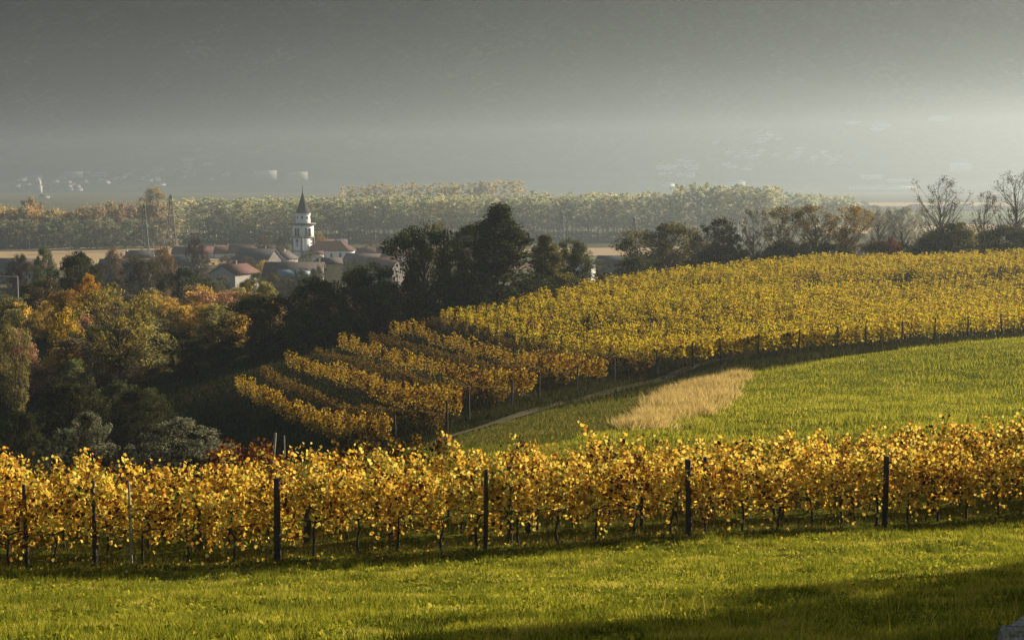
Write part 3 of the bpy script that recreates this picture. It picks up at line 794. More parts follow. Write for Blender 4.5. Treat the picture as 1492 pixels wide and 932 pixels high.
T = [ # name, kind, px, top, width px, distance, colour, label, category
 ('evergreen_tree','cone',726,298,185,166,DK,'tallest dark evergreen tree with a pointed top behind the hilltop vineyard','tree'),
 ('evergreen_tree','oak',690,330,95,172,DK2,'dark broad tree joined to the left side of the tallest evergreen','tree'),
 ('dark_tree','oak',618,335,128,162,DK,'dark rounded tree left of the tallest evergreen, above the contour rows','tree'),
 ('thin_tree','thin',640,325,50,178,OLV,'sparse olive tree top showing behind the dark rounded tree','tree'),
 ('dark_tree','oak',540,388,118,160,DK2,'dark low spreading tree between the rounded tree and the grey roof','tree'),
 ('dark_tree','oak',462,408,110,156,DK,'dark tree below the church tower at the edge of the contour rows','tree'),
 ('dark_tree','oak',392,432,130,150,DK,'darkest bushy tree at the upper left corner of the contour rows','tree'),
 ('conical_tree','cone',795,342,105,185,OLV,'slim olive brown conical tree right of the tallest evergreen','tree'),
 ('dark_tree','round',832,350,66,192,DK2,'dark round topped tree beside the slim conical tree','tree'),
 ('thin_tree','thin',868,378,45,215,(.17,.145,.07),'sparse pale yellow tree before the little white house','tree'),
 ('shrub','shrub',872,408,78,186,(.16,.09,.055),'pinkish brown dome shaped shrub at the edge of the hilltop vineyard','shrub'),
 ('round_tree','round',972,328,135,246,(.105,.09,.03),'large rounded olive gold tree right of the village, above the hilltop vineyard','tree'),
 ('shrub','shrub',925,375,75,204,DK2,'dark green shrub at the foot of the large olive gold tree','shrub'),
 ('shrub','shrub',985,392,70,205,BRN,'brown shrub in front of the large olive gold tree','shrub'),
 ('brown_tree','round',1050,320,68,226,(.05,.045,.028),'dark brown tree right of the large olive gold tree','tree'),
 ('thin_tree','thin',1097,306,42,228,(.10,.08,.04),'slender nearly leafless tree right of the dark brown tree','tree'),
 ('thin_tree','golden',1133,304,60,230,(.16,.125,.04),'sparse olive yellow tree on the ridge between the slender and the golden trees','tree'),
 ('golden_tree','golden',1184,302,72,231,(.17,.125,.03),'olive gold tree on the ridge, left of the brighter golden tree','tree'),
 ('golden_tree','golden',1232,303,72,231,(.26,.17,.035),'brightest golden tree on the ridge above the vineyard','tree'),
 ('bare_tree','bare',1282,306,55,236,(.10,.08,.045),'thin bare tree on the ridge above the red bush','tree'),
 ('bare_tree','bare',1312,312,50,238,(.14,.12,.06),'thin pale tree with few leaves right of the red bush','tree'),
 ('bare_tree','bare',1366,257,82,240,(.085,.07,.035),'tall forked tree with sparse leaves standing alone above the ridge','tree'),
 ('bare_tree','thin',1432,280,50,240,(.10,.08,.045),'slim leafless tree between the two tall sparse trees','tree'),
 ('bare_tree','bare',1478,248,85,238,(.085,.075,.04),'tallest sparse tree at the right edge of the ridge','tree'),
 ('shrub','shrub',14,436,74,196,(.15,.14,.05),'olive shrub at the foot of the white metal frame on the left','shrub'),
 ('bush','shrub',1297,350,42,222,(.16,.05,.04),'red bush on the ridge behind the hilltop vineyard','bush'),
 ('olive_shrub','olive',122,602,112,48.5,(.15,.155,.105),'grey green olive shrub behind the golden vines, left of two','shrub'),
 ('olive_shrub','olive',258,611,150,50,(.165,.17,.115),'grey green olive shrub behind the golden vines, right of two and wider','shrub'),
 ('broad_tree','broad',172,420,138,142,(.27,.215,.05),'large olive gold tree with a forked dark trunk in the left woods','tree'),
 ('orange_tree','round',128,403,42,190,ORA,'small bright orange tree behind the large olive gold tree on the left','tree'),
 ('orange_tree','round',98,425,62,186,(.30,.17,.03),'orange brown tree left of the small bright orange tree','tree'),
 ('yellow_tree','shrub',96,455,66,160,YEL,'bright yellow shrub at the left flank of the large olive gold tree','shrub'),
 ('evergreen_tree','oak',115,368,76,235,DK,'dark evergreen tree standing above the orange trees on the left','tree'),
 ('round_tree','round',68,363,42,330,GRN,'green round tree against the pale stubble field on the left','tree'),
 ('round_tree','round',30,372,36,340,(.06,.055,.035),'dull brown tree at the far left below the stubble field','tree'),
 ('brown_tree','round',168,360,32,420,BRN2,'russet tree against the stubble field between the green tree and the pylons','tree'),
 ('olive_tree','round',205,372,60,300,(.07,.062,.03),'dull olive tree below the left pylon','tree'),
 ('brown_tree','round',238,362,44,420,(.17,.10,.035),'orange brown tree at the foot of the taller pylon','tree'),
 ('brown_tree','round',286,347,28,470,(.085,.055,.045),'tall purple brown tree between the pylons and the village roofs','tree'),
 ('dark_tree','round',265,392,66,262,(.04,.048,.02),'dark green tree below the village roofs, left of the white gabled house','tree'),
 ('olive_tree','round',298,404,44,300,(.09,.09,.035),'dim olive tree just below the white gabled house','tree'),
 ('orange_shrub','shrub',306,428,52,205,(.46,.24,.04),'orange shrub in the woods below the white gabled house','shrub'),
 ('yellow_tree','round',366,408,58,270,(.14,.12,.025),'yellow olive tree below the grey roof with skylights','tree'),
 ('brown_tree','round',340,440,70,225,(.10,.075,.035),'brown olive tree right of the orange shrub','tree'),
 ('dark_tree','golden',18,480,62,128,(.20,.17,.055),'dark olive tree cut by the left edge of the picture','tree'),
 ('brown_tree','round',60,405,60,215,(.085,.065,.025),'brown olive tree behind the white metal frame on the left','tree'),
 ('dark_tree','round',272,500,56,146,(.03,.036,.015),'small dark forked tree at the rim of the shaded hollow','tree'),
 ('dark_tree','round',322,497,46,150,(.035,.045,.018),'small dark green tree between the forked tree and the contour rows','tree'),
 ('brown_tree','thin',225,440,70,170,(.14,.10,.035),'thin brown yellow tree right of the large olive gold tree','tree'),
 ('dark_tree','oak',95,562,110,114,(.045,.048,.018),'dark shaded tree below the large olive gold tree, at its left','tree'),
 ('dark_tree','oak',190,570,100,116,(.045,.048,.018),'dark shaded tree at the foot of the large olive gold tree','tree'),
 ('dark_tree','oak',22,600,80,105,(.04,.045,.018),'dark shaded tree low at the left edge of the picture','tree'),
]
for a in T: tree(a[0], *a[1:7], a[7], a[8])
# shade trees beyond the right edge of the frame that throw the shadow over the near grass
for x, y, H, W, lab in ((29.8,37.2,19.5,10,'tall broad tree standing outside the frame to the right of the near vineyard'),(28,26,19,8,'tall broad tree outside the frame, nearest the gravel road'),(39,44.5,24,12,'tall broad tree outside the frame, farthest up the meadow')):
    plant('broad_tree', 'oak', x, y, gz(x, y)-.1, H, W, (.06,.06,.02), lab, 'tree')

LAND = [(60,'the white metal frame'),(115,'the dark evergreen'),(172,'the large olive gold tree'),(225,'the thin brown tree'),(272,'the forked dark tree'),(306,'the orange shrub'),(345,'the white gabled house'),(392,'the darkest bushy tree')]
PAL = [((.19,.17,.06),'olive'),((.20,.14,.07),'russet brown'),((.26,.20,.05),'yellow olive'),((.11,.12,.045),'dull green'),((.30,.18,.10),'pale rusty'),((.12,.09,.05),'dark brown'),((.40,.27,.06),'golden')]
def near_land(px):
    l = min(LAND, key=lambda q: abs(q[0]-px))
    return ('left of ' if px < l[0] else 'right of ') + l[1]
used = {}
for _ in range(120):
    Y = 135*(330/135)**rng.uniform(0, 1); px = rng.uniform(0, 395)
    if px > 230 and Y < 160: continue
    c, cn = PAL[rng.integers(len(PAL))]
    H = rng.uniform(2.5, 5.5)
    zone = 'low on the wooded slope' if Y < 185 else 'midway up the left woods' if Y < 250 else 'high in the left woods'
    lab = '%s shrub %s, %s' % (cn, near_land(px), zone)
    x = px_x(px, Y)
    plant('shrub', 'shrub' if rng.random() < .7 else 'round', x, Y, gz(x, Y)-.1, H, H*rng.uniform(1.0, 1.6), tuple(np.array(c)*rng.uniform(1.0, 1.5)), lab, 'shrub', 'shrubs of the wooded slope on the left')
for _ in range(20):
    Y = rng.uniform(98, 132); px = rng.uniform(-10, 235); x = px_x(px, Y); H = rng.uniform(2, 3.6)
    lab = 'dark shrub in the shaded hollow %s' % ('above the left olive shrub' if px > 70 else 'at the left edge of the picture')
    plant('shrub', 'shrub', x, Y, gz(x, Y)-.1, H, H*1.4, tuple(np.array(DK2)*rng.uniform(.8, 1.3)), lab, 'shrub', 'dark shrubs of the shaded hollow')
for i, px in enumerate(np.linspace(1000, 1500, 30)):
    Y = 224 + rng.uniform(-3, 5) - max(0, 1130-px)*.05; x = px_x(px, Y); H = at(px, np.interp(px, [1000,1050,1100,1180,1260,1335,1350,1500], [385,366,366,362,362,356,338,334]) + rng.uniform(-11, 16), Y).z - gz(x, Y); H = max(H, 1.0)
    lab = 'dark hedge bush along the ridge %s' % ('under the dark brown and slender trees' if px < 1120 else 'under the golden trees' if px < 1260 else 'near the red bush' if px < 1335 else 'under the tall forked tree' if px < 1405 else 'at the right edge of the picture')
    c = [(.06,.062,.024),(.10,.08,.045),(.05,.058,.028),(.15,.13,.04)][rng.integers(4)]
    plant('hedge_bush', 'shrub', x, Y, gz(x, Y)-.1, H, H*rng.uniform(1.3, 1.9), c, lab, 'bush', 'hedge bushes along the ridge')
for _ in range(34):
    Y = rng.uniform(215, 400); px = rng.uniform(400, 960); x = px_x(px, Y); H = rng.uniform(2.5, 5)
    c, cn = PAL[rng.integers(len(PAL))]
    lab = '%s shrub on the hidden slope behind the %s' % (cn, 'dark trees below the church' if px < 600 else 'tallest evergreen' if px < 790 else 'dark round topped tree')
    plant('shrub', 'garden', x, Y, gz(x, Y)-.1, H, H*1.3, tuple(np.array(c)*.8), lab, 'shrub', 'shrubs behind the dark trees')

# ---------------------------------------------------------------- church and village
def gable_roof(mb, L, W, h0, rh, over=.5, th=.25, mi=0):
    l, wv = L/2+over, W/2
    k = rh/wv; e = wv+over
    prof = [(-e, h0-over*k), (0, h0+rh), (e, h0-over*k), (e, h0-over*k+th), (0, h0+rh+th*1.15), (-e, h0-over*k+th)]
    V = [(sx*l, y, z) for sx in (-1, 1) for y, z in prof]
    mb.add(V, [(0,1,7,6),(1,2,8,7),(2,3,9,8),(3,4,10,9),(4,5,11,10),(5,0,6,11),(0,5,4,1),(1,4,3,2),(6,7,10,11),(7,8,9,10)], .5, mi)
def house(lab, px, ridge, Y, L, W, rh, rot, wall, roof, wins=(), chim=None, name='house', cat='house', grp='houses of the village', wallmin=2.4):
    x = px_x(px, Y); z = gz(x, Y) if Y < 480 else 0.0
    z = max(z, 0.0 if Y > 440 else z) - .2
    H = at(px, ridge, Y).z - z; wh = max(H - rh, wallmin)
    o = empty(name, (x, Y, z), rot); tag(o, lab, cat, grp)
    mb = MB()
    a, b = L/2, W/2
    V = [(-a,-b,0),(a,-b,0),(a,b,0),(-a,b,0),(-a,-b,wh),(a,-b,wh),(a,b,wh),(-a,b,wh),(-a,0,wh+rh-.02),(a,0,wh+rh-.02)]
    mb.add(V, [(0,1,5,4),(2,3,7,6)]); mb.add(V, [(1,2,6,9,5),(3,0,4,8,7)])
    link('wall', mb.make('wall', M[wall]), o)
    mb = MB(); gable_roof(mb, L, W, wh+.02, rh); rf = link('roof', mb.make('roof', M[roof]), o)
    if chim:
        for cx, cyy in chim:
            mb = MB(); mb.box((cx, cyy, wh+rh+.1), (.8,.7,1.9)); mb.box((cx, cyy, wh+rh+1.15), (1.0,.9,.18)); link('chimney', mb.make('chimney', M['graywall']), rf)
    for side, u, zz, ww, hh in wins:
        mb = MB()
        if side == 'f': mb.box((u, -b-.02, zz), (ww, .1, hh))
        elif side == 'l': mb.box((-a-.02, u, zz), (.1, ww, hh))
        else: mb.box((a+.02, u, zz), (.1, ww, hh))
        link('window', mb.make('window', M['dark']), o)
    return o, wh
house('white gabled house with two dark windows and an orange brown roof', 342, 386, 450, 11.5, 9.8, 2.4, R(62), 'dirtwhite', 'tile', [('l',-1.5,3.6,1.3,1.7),('l',2.0,3.6,1.3,1.7),('f',-2,3.4,1.1,1.5),('f',2.5,3.4,1.1,1.5)], [(2,1.2)])
hb, wh = house('large grey brown building with two skylight panels in its front roof', 430, 383, 430, 17.0, 15, 5.0, R(-3), 'graywall', 'brownroof', [('f',-5,2.2,1.2,1.5),('f',0,2.2,1.2,1.5),('f',5,2.2,1.2,1.5)], [(7,.8)])
sl = math.atan2(5.0, 7.5)
for u, mat, wdt in ((-1.6,'glass',4.6),(3.6,'paleglass',4.2)):
    mb = MB(); t = .62; yy = -7.5*t; zz = wh + 5.0*(1-t) + .42
    c, s = math.cos(sl), math.sin(sl); V = []
    for dz in (-.06, .06):
        for dx, dv in ((-wdt/2,-1.6),(wdt/2,-1.6),(wdt/2,1.6),(-wdt/2,1.6)):
            V.append((u+dx+dv*-.3, yy+dv*c-dz*s, zz+dv*s+dz*c))
    mb.add(V, [(0,3,2,1),(4,5,6,7),(0,1,5,4),(1,2,6,5),(2,3,7,6),(3,0,4,7)])
    o = link('skylight', mb.make('skylight', M[mat]), hb); o['label'] = 'teal skylight panel' if mat == 'glass' else 'white glaring skylight panel'
house('narrow ochre walled house right of the skylight building', 484, 377, 436, 5, 4, 1.2, R(20), 'ochre', 'brownroof', [('f',0,5,.8,1.2)])
V_ = [
 ('low long house with a red brown roof at the left end of the roofs', 283, 361, 700, 19, 10, 3.0, R(4), 'dirtwhite', 'tile', 2),
 ('house with two chimneys and a red brown roof behind the white gabled house', 322, 360, 705, 17, 10, 3.0, R(-6), 'white', 'tile', 2),
 ('red brown roofed house left of the dark grey gable', 362, 358, 700, 17, 10, 3.2, R(3), 'white', 'tile', 1),
 ('red roofed house immediately behind the dark grey gable', 398, 359, 690, 12, 9, 3.0, R(-8), 'dirtwhite', 'tile', 1),
 ('dark grey gabled house between the white gabled house and the church tower', 376, 363, 575, 15, 11, 3.6, R(-18), 'graywall', 'slate', 1),
 ('small pale gabled house at the left foot of the church tower', 413, 367, 600, 9, 9, 2.6, R(70), 'dirtwhite', 'brownroof', 1),
 ('brown roofed house right of the church nave', 543, 362, 655, 15, 10, 3.0, R(12), 'dirtwhite', 'tile', 1),
 ('low grey brown roofed house before the brown roofed house by the nave', 530, 370, 590, 14, 10, 2.8, R(-14), 'graywall', 'brownroof', 0),
 ('red roofed house farthest right in the village, behind the dark trees', 573, 361, 650, 14, 10, 3.0, R(6), 'white', 'tile', 1),
 ('dark slate roofed house below the taller pylon', 268, 374, 560, 12, 9, 3.0, R(-12), 'dirtwhite', 'slate', 1),
 ('grey roofed house at the foot of the left pylon', 206, 365, 660, 12, 9, 2.8, R(8), 'dirtwhite', 'slate', 0),
 ('long low brown roofed house left of the dark slate house', 185, 378, 500, 17, 10, 2.8, R(5), 'graywall', 'brownroof', 0),
 ('brown roofed house at the left edge of the picture', 22, 377, 540, 15, 10, 2.8, R(-5), 'graywall', 'brownroof', 1),
 ('brown roofed house left of the green round tree', 50, 382, 500, 12, 9, 2.6, R(14), 'dirtwhite', 'tile', 0),
 ('small dark roofed house behind the church nave', 470, 349, 760, 12, 9, 2.6, R(0), 'dirtwhite', 'tile', 1),
 ('small brown roofed house behind the right part of the nave', 492, 349, 770, 10, 9, 2.6, R(10), 'dirtwhite', 'brownroof', 1),
 ('little white house right of the dark round topped tree', 852, 379, 440, 7, 6, 1.8, R(70), 'white', 'slate', 0),
 ('dark blue grey shed left of the large olive gold tree', 893, 374, 400, 8, 7, 1.8, R(-20), 'graywall', 'slate', 0),
 ('tiny white hut at the edge of the ploughed field', 888, 373, 620, 5, 5, 1.4, R(10), 'white', 'slate', 0),
 ('dull walled house below the nave, half hidden by trees', 560, 376, 520, 12, 9, 2.6, R(-25), 'graywall', 'tile', 0),
]
for lab, px, ri, Y, L, W, rh, rot, wl, rf, nc in V_:
    house(lab, px, ri, Y, L, W, rh, rot, wl, rf, [('f',-L*.25,2.6,1.0,1.3),('f',L*.2,2.6,1.0,1.3)], [(L*.2*(1-2*k), .6) for k in range(nc)])

# church tower
TY = 646.0; tx = px_x(443, TY)
ch = empty('church_tower', (tx, TY, -.1), R(46)); tag(ch, 'tall white church tower with a dark pointed spire rising over the village', 'church tower')
def zpy(py): return at(443, py, TY).z
S = 6.9
mb = MB(); mb.box((0,0,zpy(345)/2), (S,S,zpy(345))); link('shaft', mb.make('shaft', M['white']), ch)
zb0, zb1 = zpy(345), zpy(326)
mb = MB(); mb.box((0,0,(zb0+zb1)/2+.1), (S-.15,S-.15,zb1-zb0-.2)); bel = link('belfry', mb.make('belfry', M['white']), ch)
for z_, h_, e_ in ((zpy(365),.35,.25),(zb0,.4,.3),(zb1+.15,.7,1.3)):
    mb = MB(); mb.box((0,0,z_), (S+e_,S+e_,h_)); mb.box((0,0,z_-h_*.7), (S+e_*.5,S+e_*.5,h_*.6)); link('cornice', mb.make('cornice', M['stone']), ch)
for sx in (-1, 1):
    for sy in (-1, 1):
        mb = MB()
        for q in range(14):
            mb.box((sx*(S/2-.25+.04*(q%2)), sy*(S/2-.25+.04*((q+1)%2)), .6+q*.87), (.9-.3*(q%2),.6+.3*(q%2),.8))
        link('quoins', mb.make('quoins', M['stone']), ch)
def arch_win(w_, h_, d=.12):
    mb = MB(); pts = [(-w_/2,0),(w_/2,0),(w_/2,h_-w_/2)] + [(w_/2*math.cos(t), h_-w_/2+w_/2*math.sin(t)) for t in np.linspace(.3,2.84,7)] + [(-w_/2,h_-w_/2)]
    n = len(pts); V = [(x,-d,z) for x,z in pts]+[(x,d,z) for x,z in pts]
    mb.add(V, [tuple(range(n))]); mb.add(V, [tuple(range(2*n-1,n-1,-1))]); mb.add(V, [(i,i+n,(i+1)%n+n,(i+1)%n) for i in range(n)])
    return mb
aw = arch_win(1.25, zpy(331.5)-zpy(344)).make('belfry_window', M['dark'])
for k in range(4):
    a = k*math.pi/2
    for u in (-.95, .95):
        o = link('belfry_window', aw, bel); d = S/2-.05
        o.location = (u*math.cos(a)+d*math.sin(a), u*math.sin(a)-d*math.cos(a), zpy(344)); o.rotation_euler = (0,0,a)
mb = MB(); mb.tube([(0,-S/2+.02,zpy(350)),(0,-S/2-.12,zpy(350))], [.85,.85], 16)
c_ = link('clock', mb.make('clock', M['dark']), ch); c_.rotation_euler = (0,0,-math.pi/2)
mb = MB(); mb.box((-S/2-.02,0,zpy(356)), (.1,.7,1.9)); link('window', mb.make('window', M['dark']), ch)
mb = MB(); mb.box((S/2-.9+.93-.02,.2,zpy(354)), (.1,.01,.01)) if False else mb.box((0,-S/2-.02,zpy(358)), (.6,.1,1.5)); link('window', mb.make('window', M['dark']), ch)
zd0, zd1 = zb1+.4, zpy(310)
mb = MB(); mb.tube([(0,0,zd0),(0,0,zd1)], [3.35,3.35], 8); mb.tube([(0,0,zd1-.45),(0,0,zd1)], [3.55,3.6], 8)
dr = link('drum', mb.make('drum', M['white']), ch); dr.rotation_euler = (0,0,R(22.5))
for k in range(8):
    a = R(22.5)+k*math.pi/4
    mb = MB(); mb.box((3.35*math.cos(math.pi/8),0,(zd0+zd1)/2+.3), (.12,.8,1.2)); o = link('window', mb.make('window', M['dark']), dr); o.rotation_euler = (0,0,a)
mb = MB(); zt = zpy(278)
mb.tube([(0,0,zd1),(0,0,zd1+.7),(0,0,zd1+(zt-zd1)*.45),(0,0,zt)], [3.8,3.1,1.65,.06], 8); sp = link('spire', mb.make('spire', M['spire']), ch); sp.rotation_euler = (0,0,R(22.5))
mb = MB(); mb.tube([(0,0,zt-.4),(0,0,zt+.5),(0,0,zt+2.3)], [.1,.09,.08], 6); mb.box((0,0,zt+1.5), (1.1,.14,.16))
mb.tube([(0,0,zt+.1),(0,0,zt+.35),(0,0,zt+.6)], [.12,.3,.12], 8); link('cross', mb.make('cross', M['spire']), ch)
# church nave with its rounded east end
NY = 650.0; p = at(487, 350, NY)
nv = empty('church_nave', (px_x(486, NY), NY, -.1), R(14)); tag(nv, 'white church nave with a red brown hipped roof, right of the church tower', 'church')
NL, NW, hw, hr = 19.0, 12.0, zpy(364)-.2, zpy(350.5)-zpy(364)
mb = MB(); a, b = NL/2, NW/2
base = [(-a,-b),(a-3.5,-b),(a-.4,-b*.55),(a+.6,0),(a-.4,b*.55),(a-3.5,b),(-a,b)]
n = len(base); V = [(x,y,0) for x,y in base]+[(x,y,hw) for x,y in base]
mb.add(V, [(i,(i+1)%n,(i+1)%n+n,i+n) for i in range(n)]); link('wall', mb.make('wall', M['white']), nv)
mb = MB(); o_ = 1.07; V = [(x*1.05,y*o_+0*x,hw-.15) for x,y in base]+[(x*1.05,y*o_,hw+.12) for x,y in base]+[(-a*1.05,0,hw+hr),(a-6.0,0,hw+hr)]
mb.add(V, [(i,(i+1)%n,(i+1)%n+n,i+n) for i in range(n)])
mb.add(V, [(n+0,n+1,2*n+1,2*n)]); mb.add(V, [(n+5,n+6,2*n,2*n+1)])
mb.add(V, [(n+1,n+2,2*n+1),(n+2,n+3,2*n+1),(n+3,n+4,2*n+1),(n+4,n+5,2*n+1),(n+6,n,2*n)])
mb.add(V, [tuple(range(n-1,-1,-1))])
link('roof', mb.make('roof', M['tile']), nv)
for u in (-5.5,-1.5,2.5):
    mb = MB(); mb.box((u,-b-.03,hw-2.0), (.9,.1,1.8)); link('window', mb.make('window', M['dark']), nv)
mb = MB(); mb.box((-a+1.5,-b-2.4,2.6), (5,4.8,5.2)); sc_ = link('annex', mb.make('annex', M['white']), nv)
mb = MB(); gable_roof(mb, 5, 4.8, 5.2, 1.2, .35, .2); o = link('roof', mb.make('roof', M['tile']), sc_); o.location = (-a+1.5,-b-2.4,0)

# garden trees between the houses
GT = [(325,402,26,425,(.13,.12,.04),'small olive yellow tree at the left corner of the white gabled house'),(372,398,28,415,(.09,.10,.035),'dull green tree between the white gabled house and the skylight building'),(418,406,30,400,(.12,.10,.04),'low olive brown tree before the middle of the skylight building'),(385,343,24,690,(.085,.055,.045),'purple brown round tree behind the roofs left of the church tower'),(411,345,20,680,(.035,.045,.025),'dark green tree just left of the church tower'),
 (466,338,22,720,(.26,.17,.04),'yellow tree behind the church, right of the tower'),(450,368,30,600,OLV,'olive tree at the foot of the church tower'),(472,375,30,590,(.075,.075,.03),'olive green tree before the church nave'),
 (500,378,30,560,(.05,.055,.025),'dull green tree right of the olive trees before the nave'),(385,380,28,520,YEL,'yellow tree between the white gabled house and the skylight building'),(362,374,30,560,(.10,.07,.04),'brown tree behind the white gabled house'),
 (335,372,36,580,BRN2,'russet tree behind the ridge of the white gabled house'),(300,376,36,540,(.08,.06,.03),'brown tree left of the white gabled house'),(545,352,26,720,(.15,.10,.06),'pale brown tree behind the roofs right of the nave'),
 (440,392,30,400,(.06,.065,.028),'grey green tree before the wall of the skylight building'),(400,398,34,395,(.10,.08,.03),'brown olive tree before the left wall of the skylight building'),(520,380,40,480,(.04,.048,.02),'dark green tree below the low grey roof right of the church'),
 (560,372,30,540,(.05,.055,.025),'green tree before the red roofed house at the right end of the village'),(245,385,40,460,(.09,.065,.03),'brown tree before the dark slate roofed house'),(215,372,34,560,(.07,.06,.03),'olive brown tree beside the grey roofed house'),
 (120,372,30,520,(.09,.065,.045),'brown tree right of the dark evergreen top'),(140,385,50,420,(.07,.06,.028),'wide olive tree below the long brown roofed house'),(20,390,40,430,(.07,.055,.03),'brown tree below the roof at the left edge'),(465,388,26,410,(.085,.075,.03),'olive tree left of the ochre walled house')]
for px, top, wd, Y, c, lab in GT: tree('garden_tree', 'garden', px, top, wd, Y, c, lab, 'tree', 'garden trees of the village')

# ---------------------------------------------------------------- valley: poplar belts, pylons, frame
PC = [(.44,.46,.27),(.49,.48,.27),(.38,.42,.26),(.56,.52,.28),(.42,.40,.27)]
def belt(x0, x1, n, top0, top1, Y0, Y1, lab, grp, pal=PC, kind='poplar', jit=1.0, wd=(9, 13), name='poplar'):
    for i in range(n):
        u = (i+rng.uniform(-.3, .3))/max(1, n-1); px = x0+(x1-x0)*u; Y = Y0+(Y1-Y0)*u + rng.normal(0, 4*jit)
        top = top0+(top1-top0)*u + rng.normal(0, 2.0); x = px_x(px, Y); H = at(px, top, Y).z
        plant(name, kind, x, Y, -.1, H, rng.uniform(*wd), tuple(np.array(pal[rng.integers(len(pal))])*rng.uniform(.85, 1.15)), lab, 'tree', grp)
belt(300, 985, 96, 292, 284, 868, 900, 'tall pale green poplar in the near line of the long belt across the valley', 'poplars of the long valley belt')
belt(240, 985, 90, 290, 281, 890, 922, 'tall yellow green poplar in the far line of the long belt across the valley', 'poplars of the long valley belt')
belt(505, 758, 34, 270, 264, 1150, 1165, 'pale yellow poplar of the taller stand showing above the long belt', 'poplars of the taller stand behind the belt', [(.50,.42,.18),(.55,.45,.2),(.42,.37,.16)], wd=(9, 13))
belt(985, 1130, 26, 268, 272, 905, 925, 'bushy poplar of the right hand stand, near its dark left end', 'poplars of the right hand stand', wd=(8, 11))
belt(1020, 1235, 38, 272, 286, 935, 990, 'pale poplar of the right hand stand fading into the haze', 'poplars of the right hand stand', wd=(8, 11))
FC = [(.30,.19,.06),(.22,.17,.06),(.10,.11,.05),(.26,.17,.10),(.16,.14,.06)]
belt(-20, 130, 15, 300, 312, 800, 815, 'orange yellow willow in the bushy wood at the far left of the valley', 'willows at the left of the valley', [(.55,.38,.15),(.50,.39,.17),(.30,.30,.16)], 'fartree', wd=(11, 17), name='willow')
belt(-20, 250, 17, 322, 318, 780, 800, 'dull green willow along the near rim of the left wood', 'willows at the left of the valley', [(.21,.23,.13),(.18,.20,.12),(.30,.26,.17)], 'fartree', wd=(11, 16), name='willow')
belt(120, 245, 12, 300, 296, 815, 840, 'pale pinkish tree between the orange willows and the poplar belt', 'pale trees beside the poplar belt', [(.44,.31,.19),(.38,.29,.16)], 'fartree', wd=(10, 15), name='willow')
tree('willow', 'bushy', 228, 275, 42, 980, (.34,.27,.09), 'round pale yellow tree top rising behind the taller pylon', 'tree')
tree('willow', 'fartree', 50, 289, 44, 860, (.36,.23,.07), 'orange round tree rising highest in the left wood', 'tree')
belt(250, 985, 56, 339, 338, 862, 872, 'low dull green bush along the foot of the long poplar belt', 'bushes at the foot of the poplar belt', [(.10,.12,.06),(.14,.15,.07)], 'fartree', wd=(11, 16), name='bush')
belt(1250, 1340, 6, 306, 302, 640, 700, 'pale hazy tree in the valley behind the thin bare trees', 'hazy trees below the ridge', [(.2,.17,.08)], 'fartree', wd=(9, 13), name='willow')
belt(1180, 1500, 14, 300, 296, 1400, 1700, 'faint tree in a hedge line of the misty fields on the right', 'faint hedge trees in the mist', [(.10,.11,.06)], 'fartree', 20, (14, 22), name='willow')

def pylon(px, top, base, lab, wd):
    Y = CZ*F/(base-HY); H = at(px, top, Y).z
    o = empty('pylon', (px_x(px, Y), Y, -.1), R(12)); tag(o, lab, 'pylon', 'electricity pylons in the valley')
    mb = MB(); q = lambda s, sx, sy: (sx*wd*(1-s)**1.15+sx*.35, sy*wd*(1-s)**1.15+sy*.35, H*s)
    lv = np.linspace(0, .97, 9)
    for sx in (-1, 1):
        for sy in (-1, 1): mb.tube([q(s, sx, sy) for s in lv], .24, 4)
    for i in range(8):
        for (ax, ay), (bx, by) in (((-1,-1),(1,-1)),((1,-1),(1,1)),((1,1),(-1,1)),((-1,1),(-1,-1))):
            mb.tube([q(lv[i],ax,ay), q(lv[i+1],bx,by)], .11, 3); mb.tube([q(lv[i],bx,by), q(lv[i+1],ax,ay)], .11, 3)
    mb.tube([(0,0,H*.95),(0,0,H)], [.2,.1], 4)
    link('lattice_mast', mb.make('lattice_mast', M['steel']), o)
    for s, l in ((.72,2.6),(.82,2.1),(.92,1.6)):
        mb = MB(); mb.tube([(-l,0,H*s),(0,0,H*s+.5),(l,0,H*s)], [.06,.14,.06], 4); mb.tube([(-l,0,H*s),(l,0,H*s)], .07, 4)
        for e in (-l, l): mb.tube([(e,0,H*s),(e,0,H*s-.9)], .08, 4)
        link('cross_arm', mb.make('cross_arm', M['steel']), o)
pylon(213, 295, 364, 'shorter steel lattice pylon of the left pair, before the poplar belt', 1.7)
pylon(252, 281, 364, 'taller steel lattice pylon of the left pair, near the village', 2.3)
pylon(818, 305, 364, 'slim steel lattice pylon in the valley right of the dark evergreen', 1.2)
pylon(923, 314, 372, 'slim steel lattice pylon in the valley above the large olive gold tree', 1.5)
x = px_x(856, 560); mb = MB(); mb.tube([(0,0,-.3),(0,0,9)], [.16,.11], 6); mb.box((0,0,8.4), (1.6,.14,.14))
for e in (-.7,0,.7): mb.tube([(e,0,8.47),(e,0,8.75)], .06, 5)
o = link('utility_pole', mb.make('utility_pole', M['wood'])); o.location = (x, 560, 0); tag(o, 'wooden utility pole with a crossbar at the edge of the ploughed field', 'utility pole')
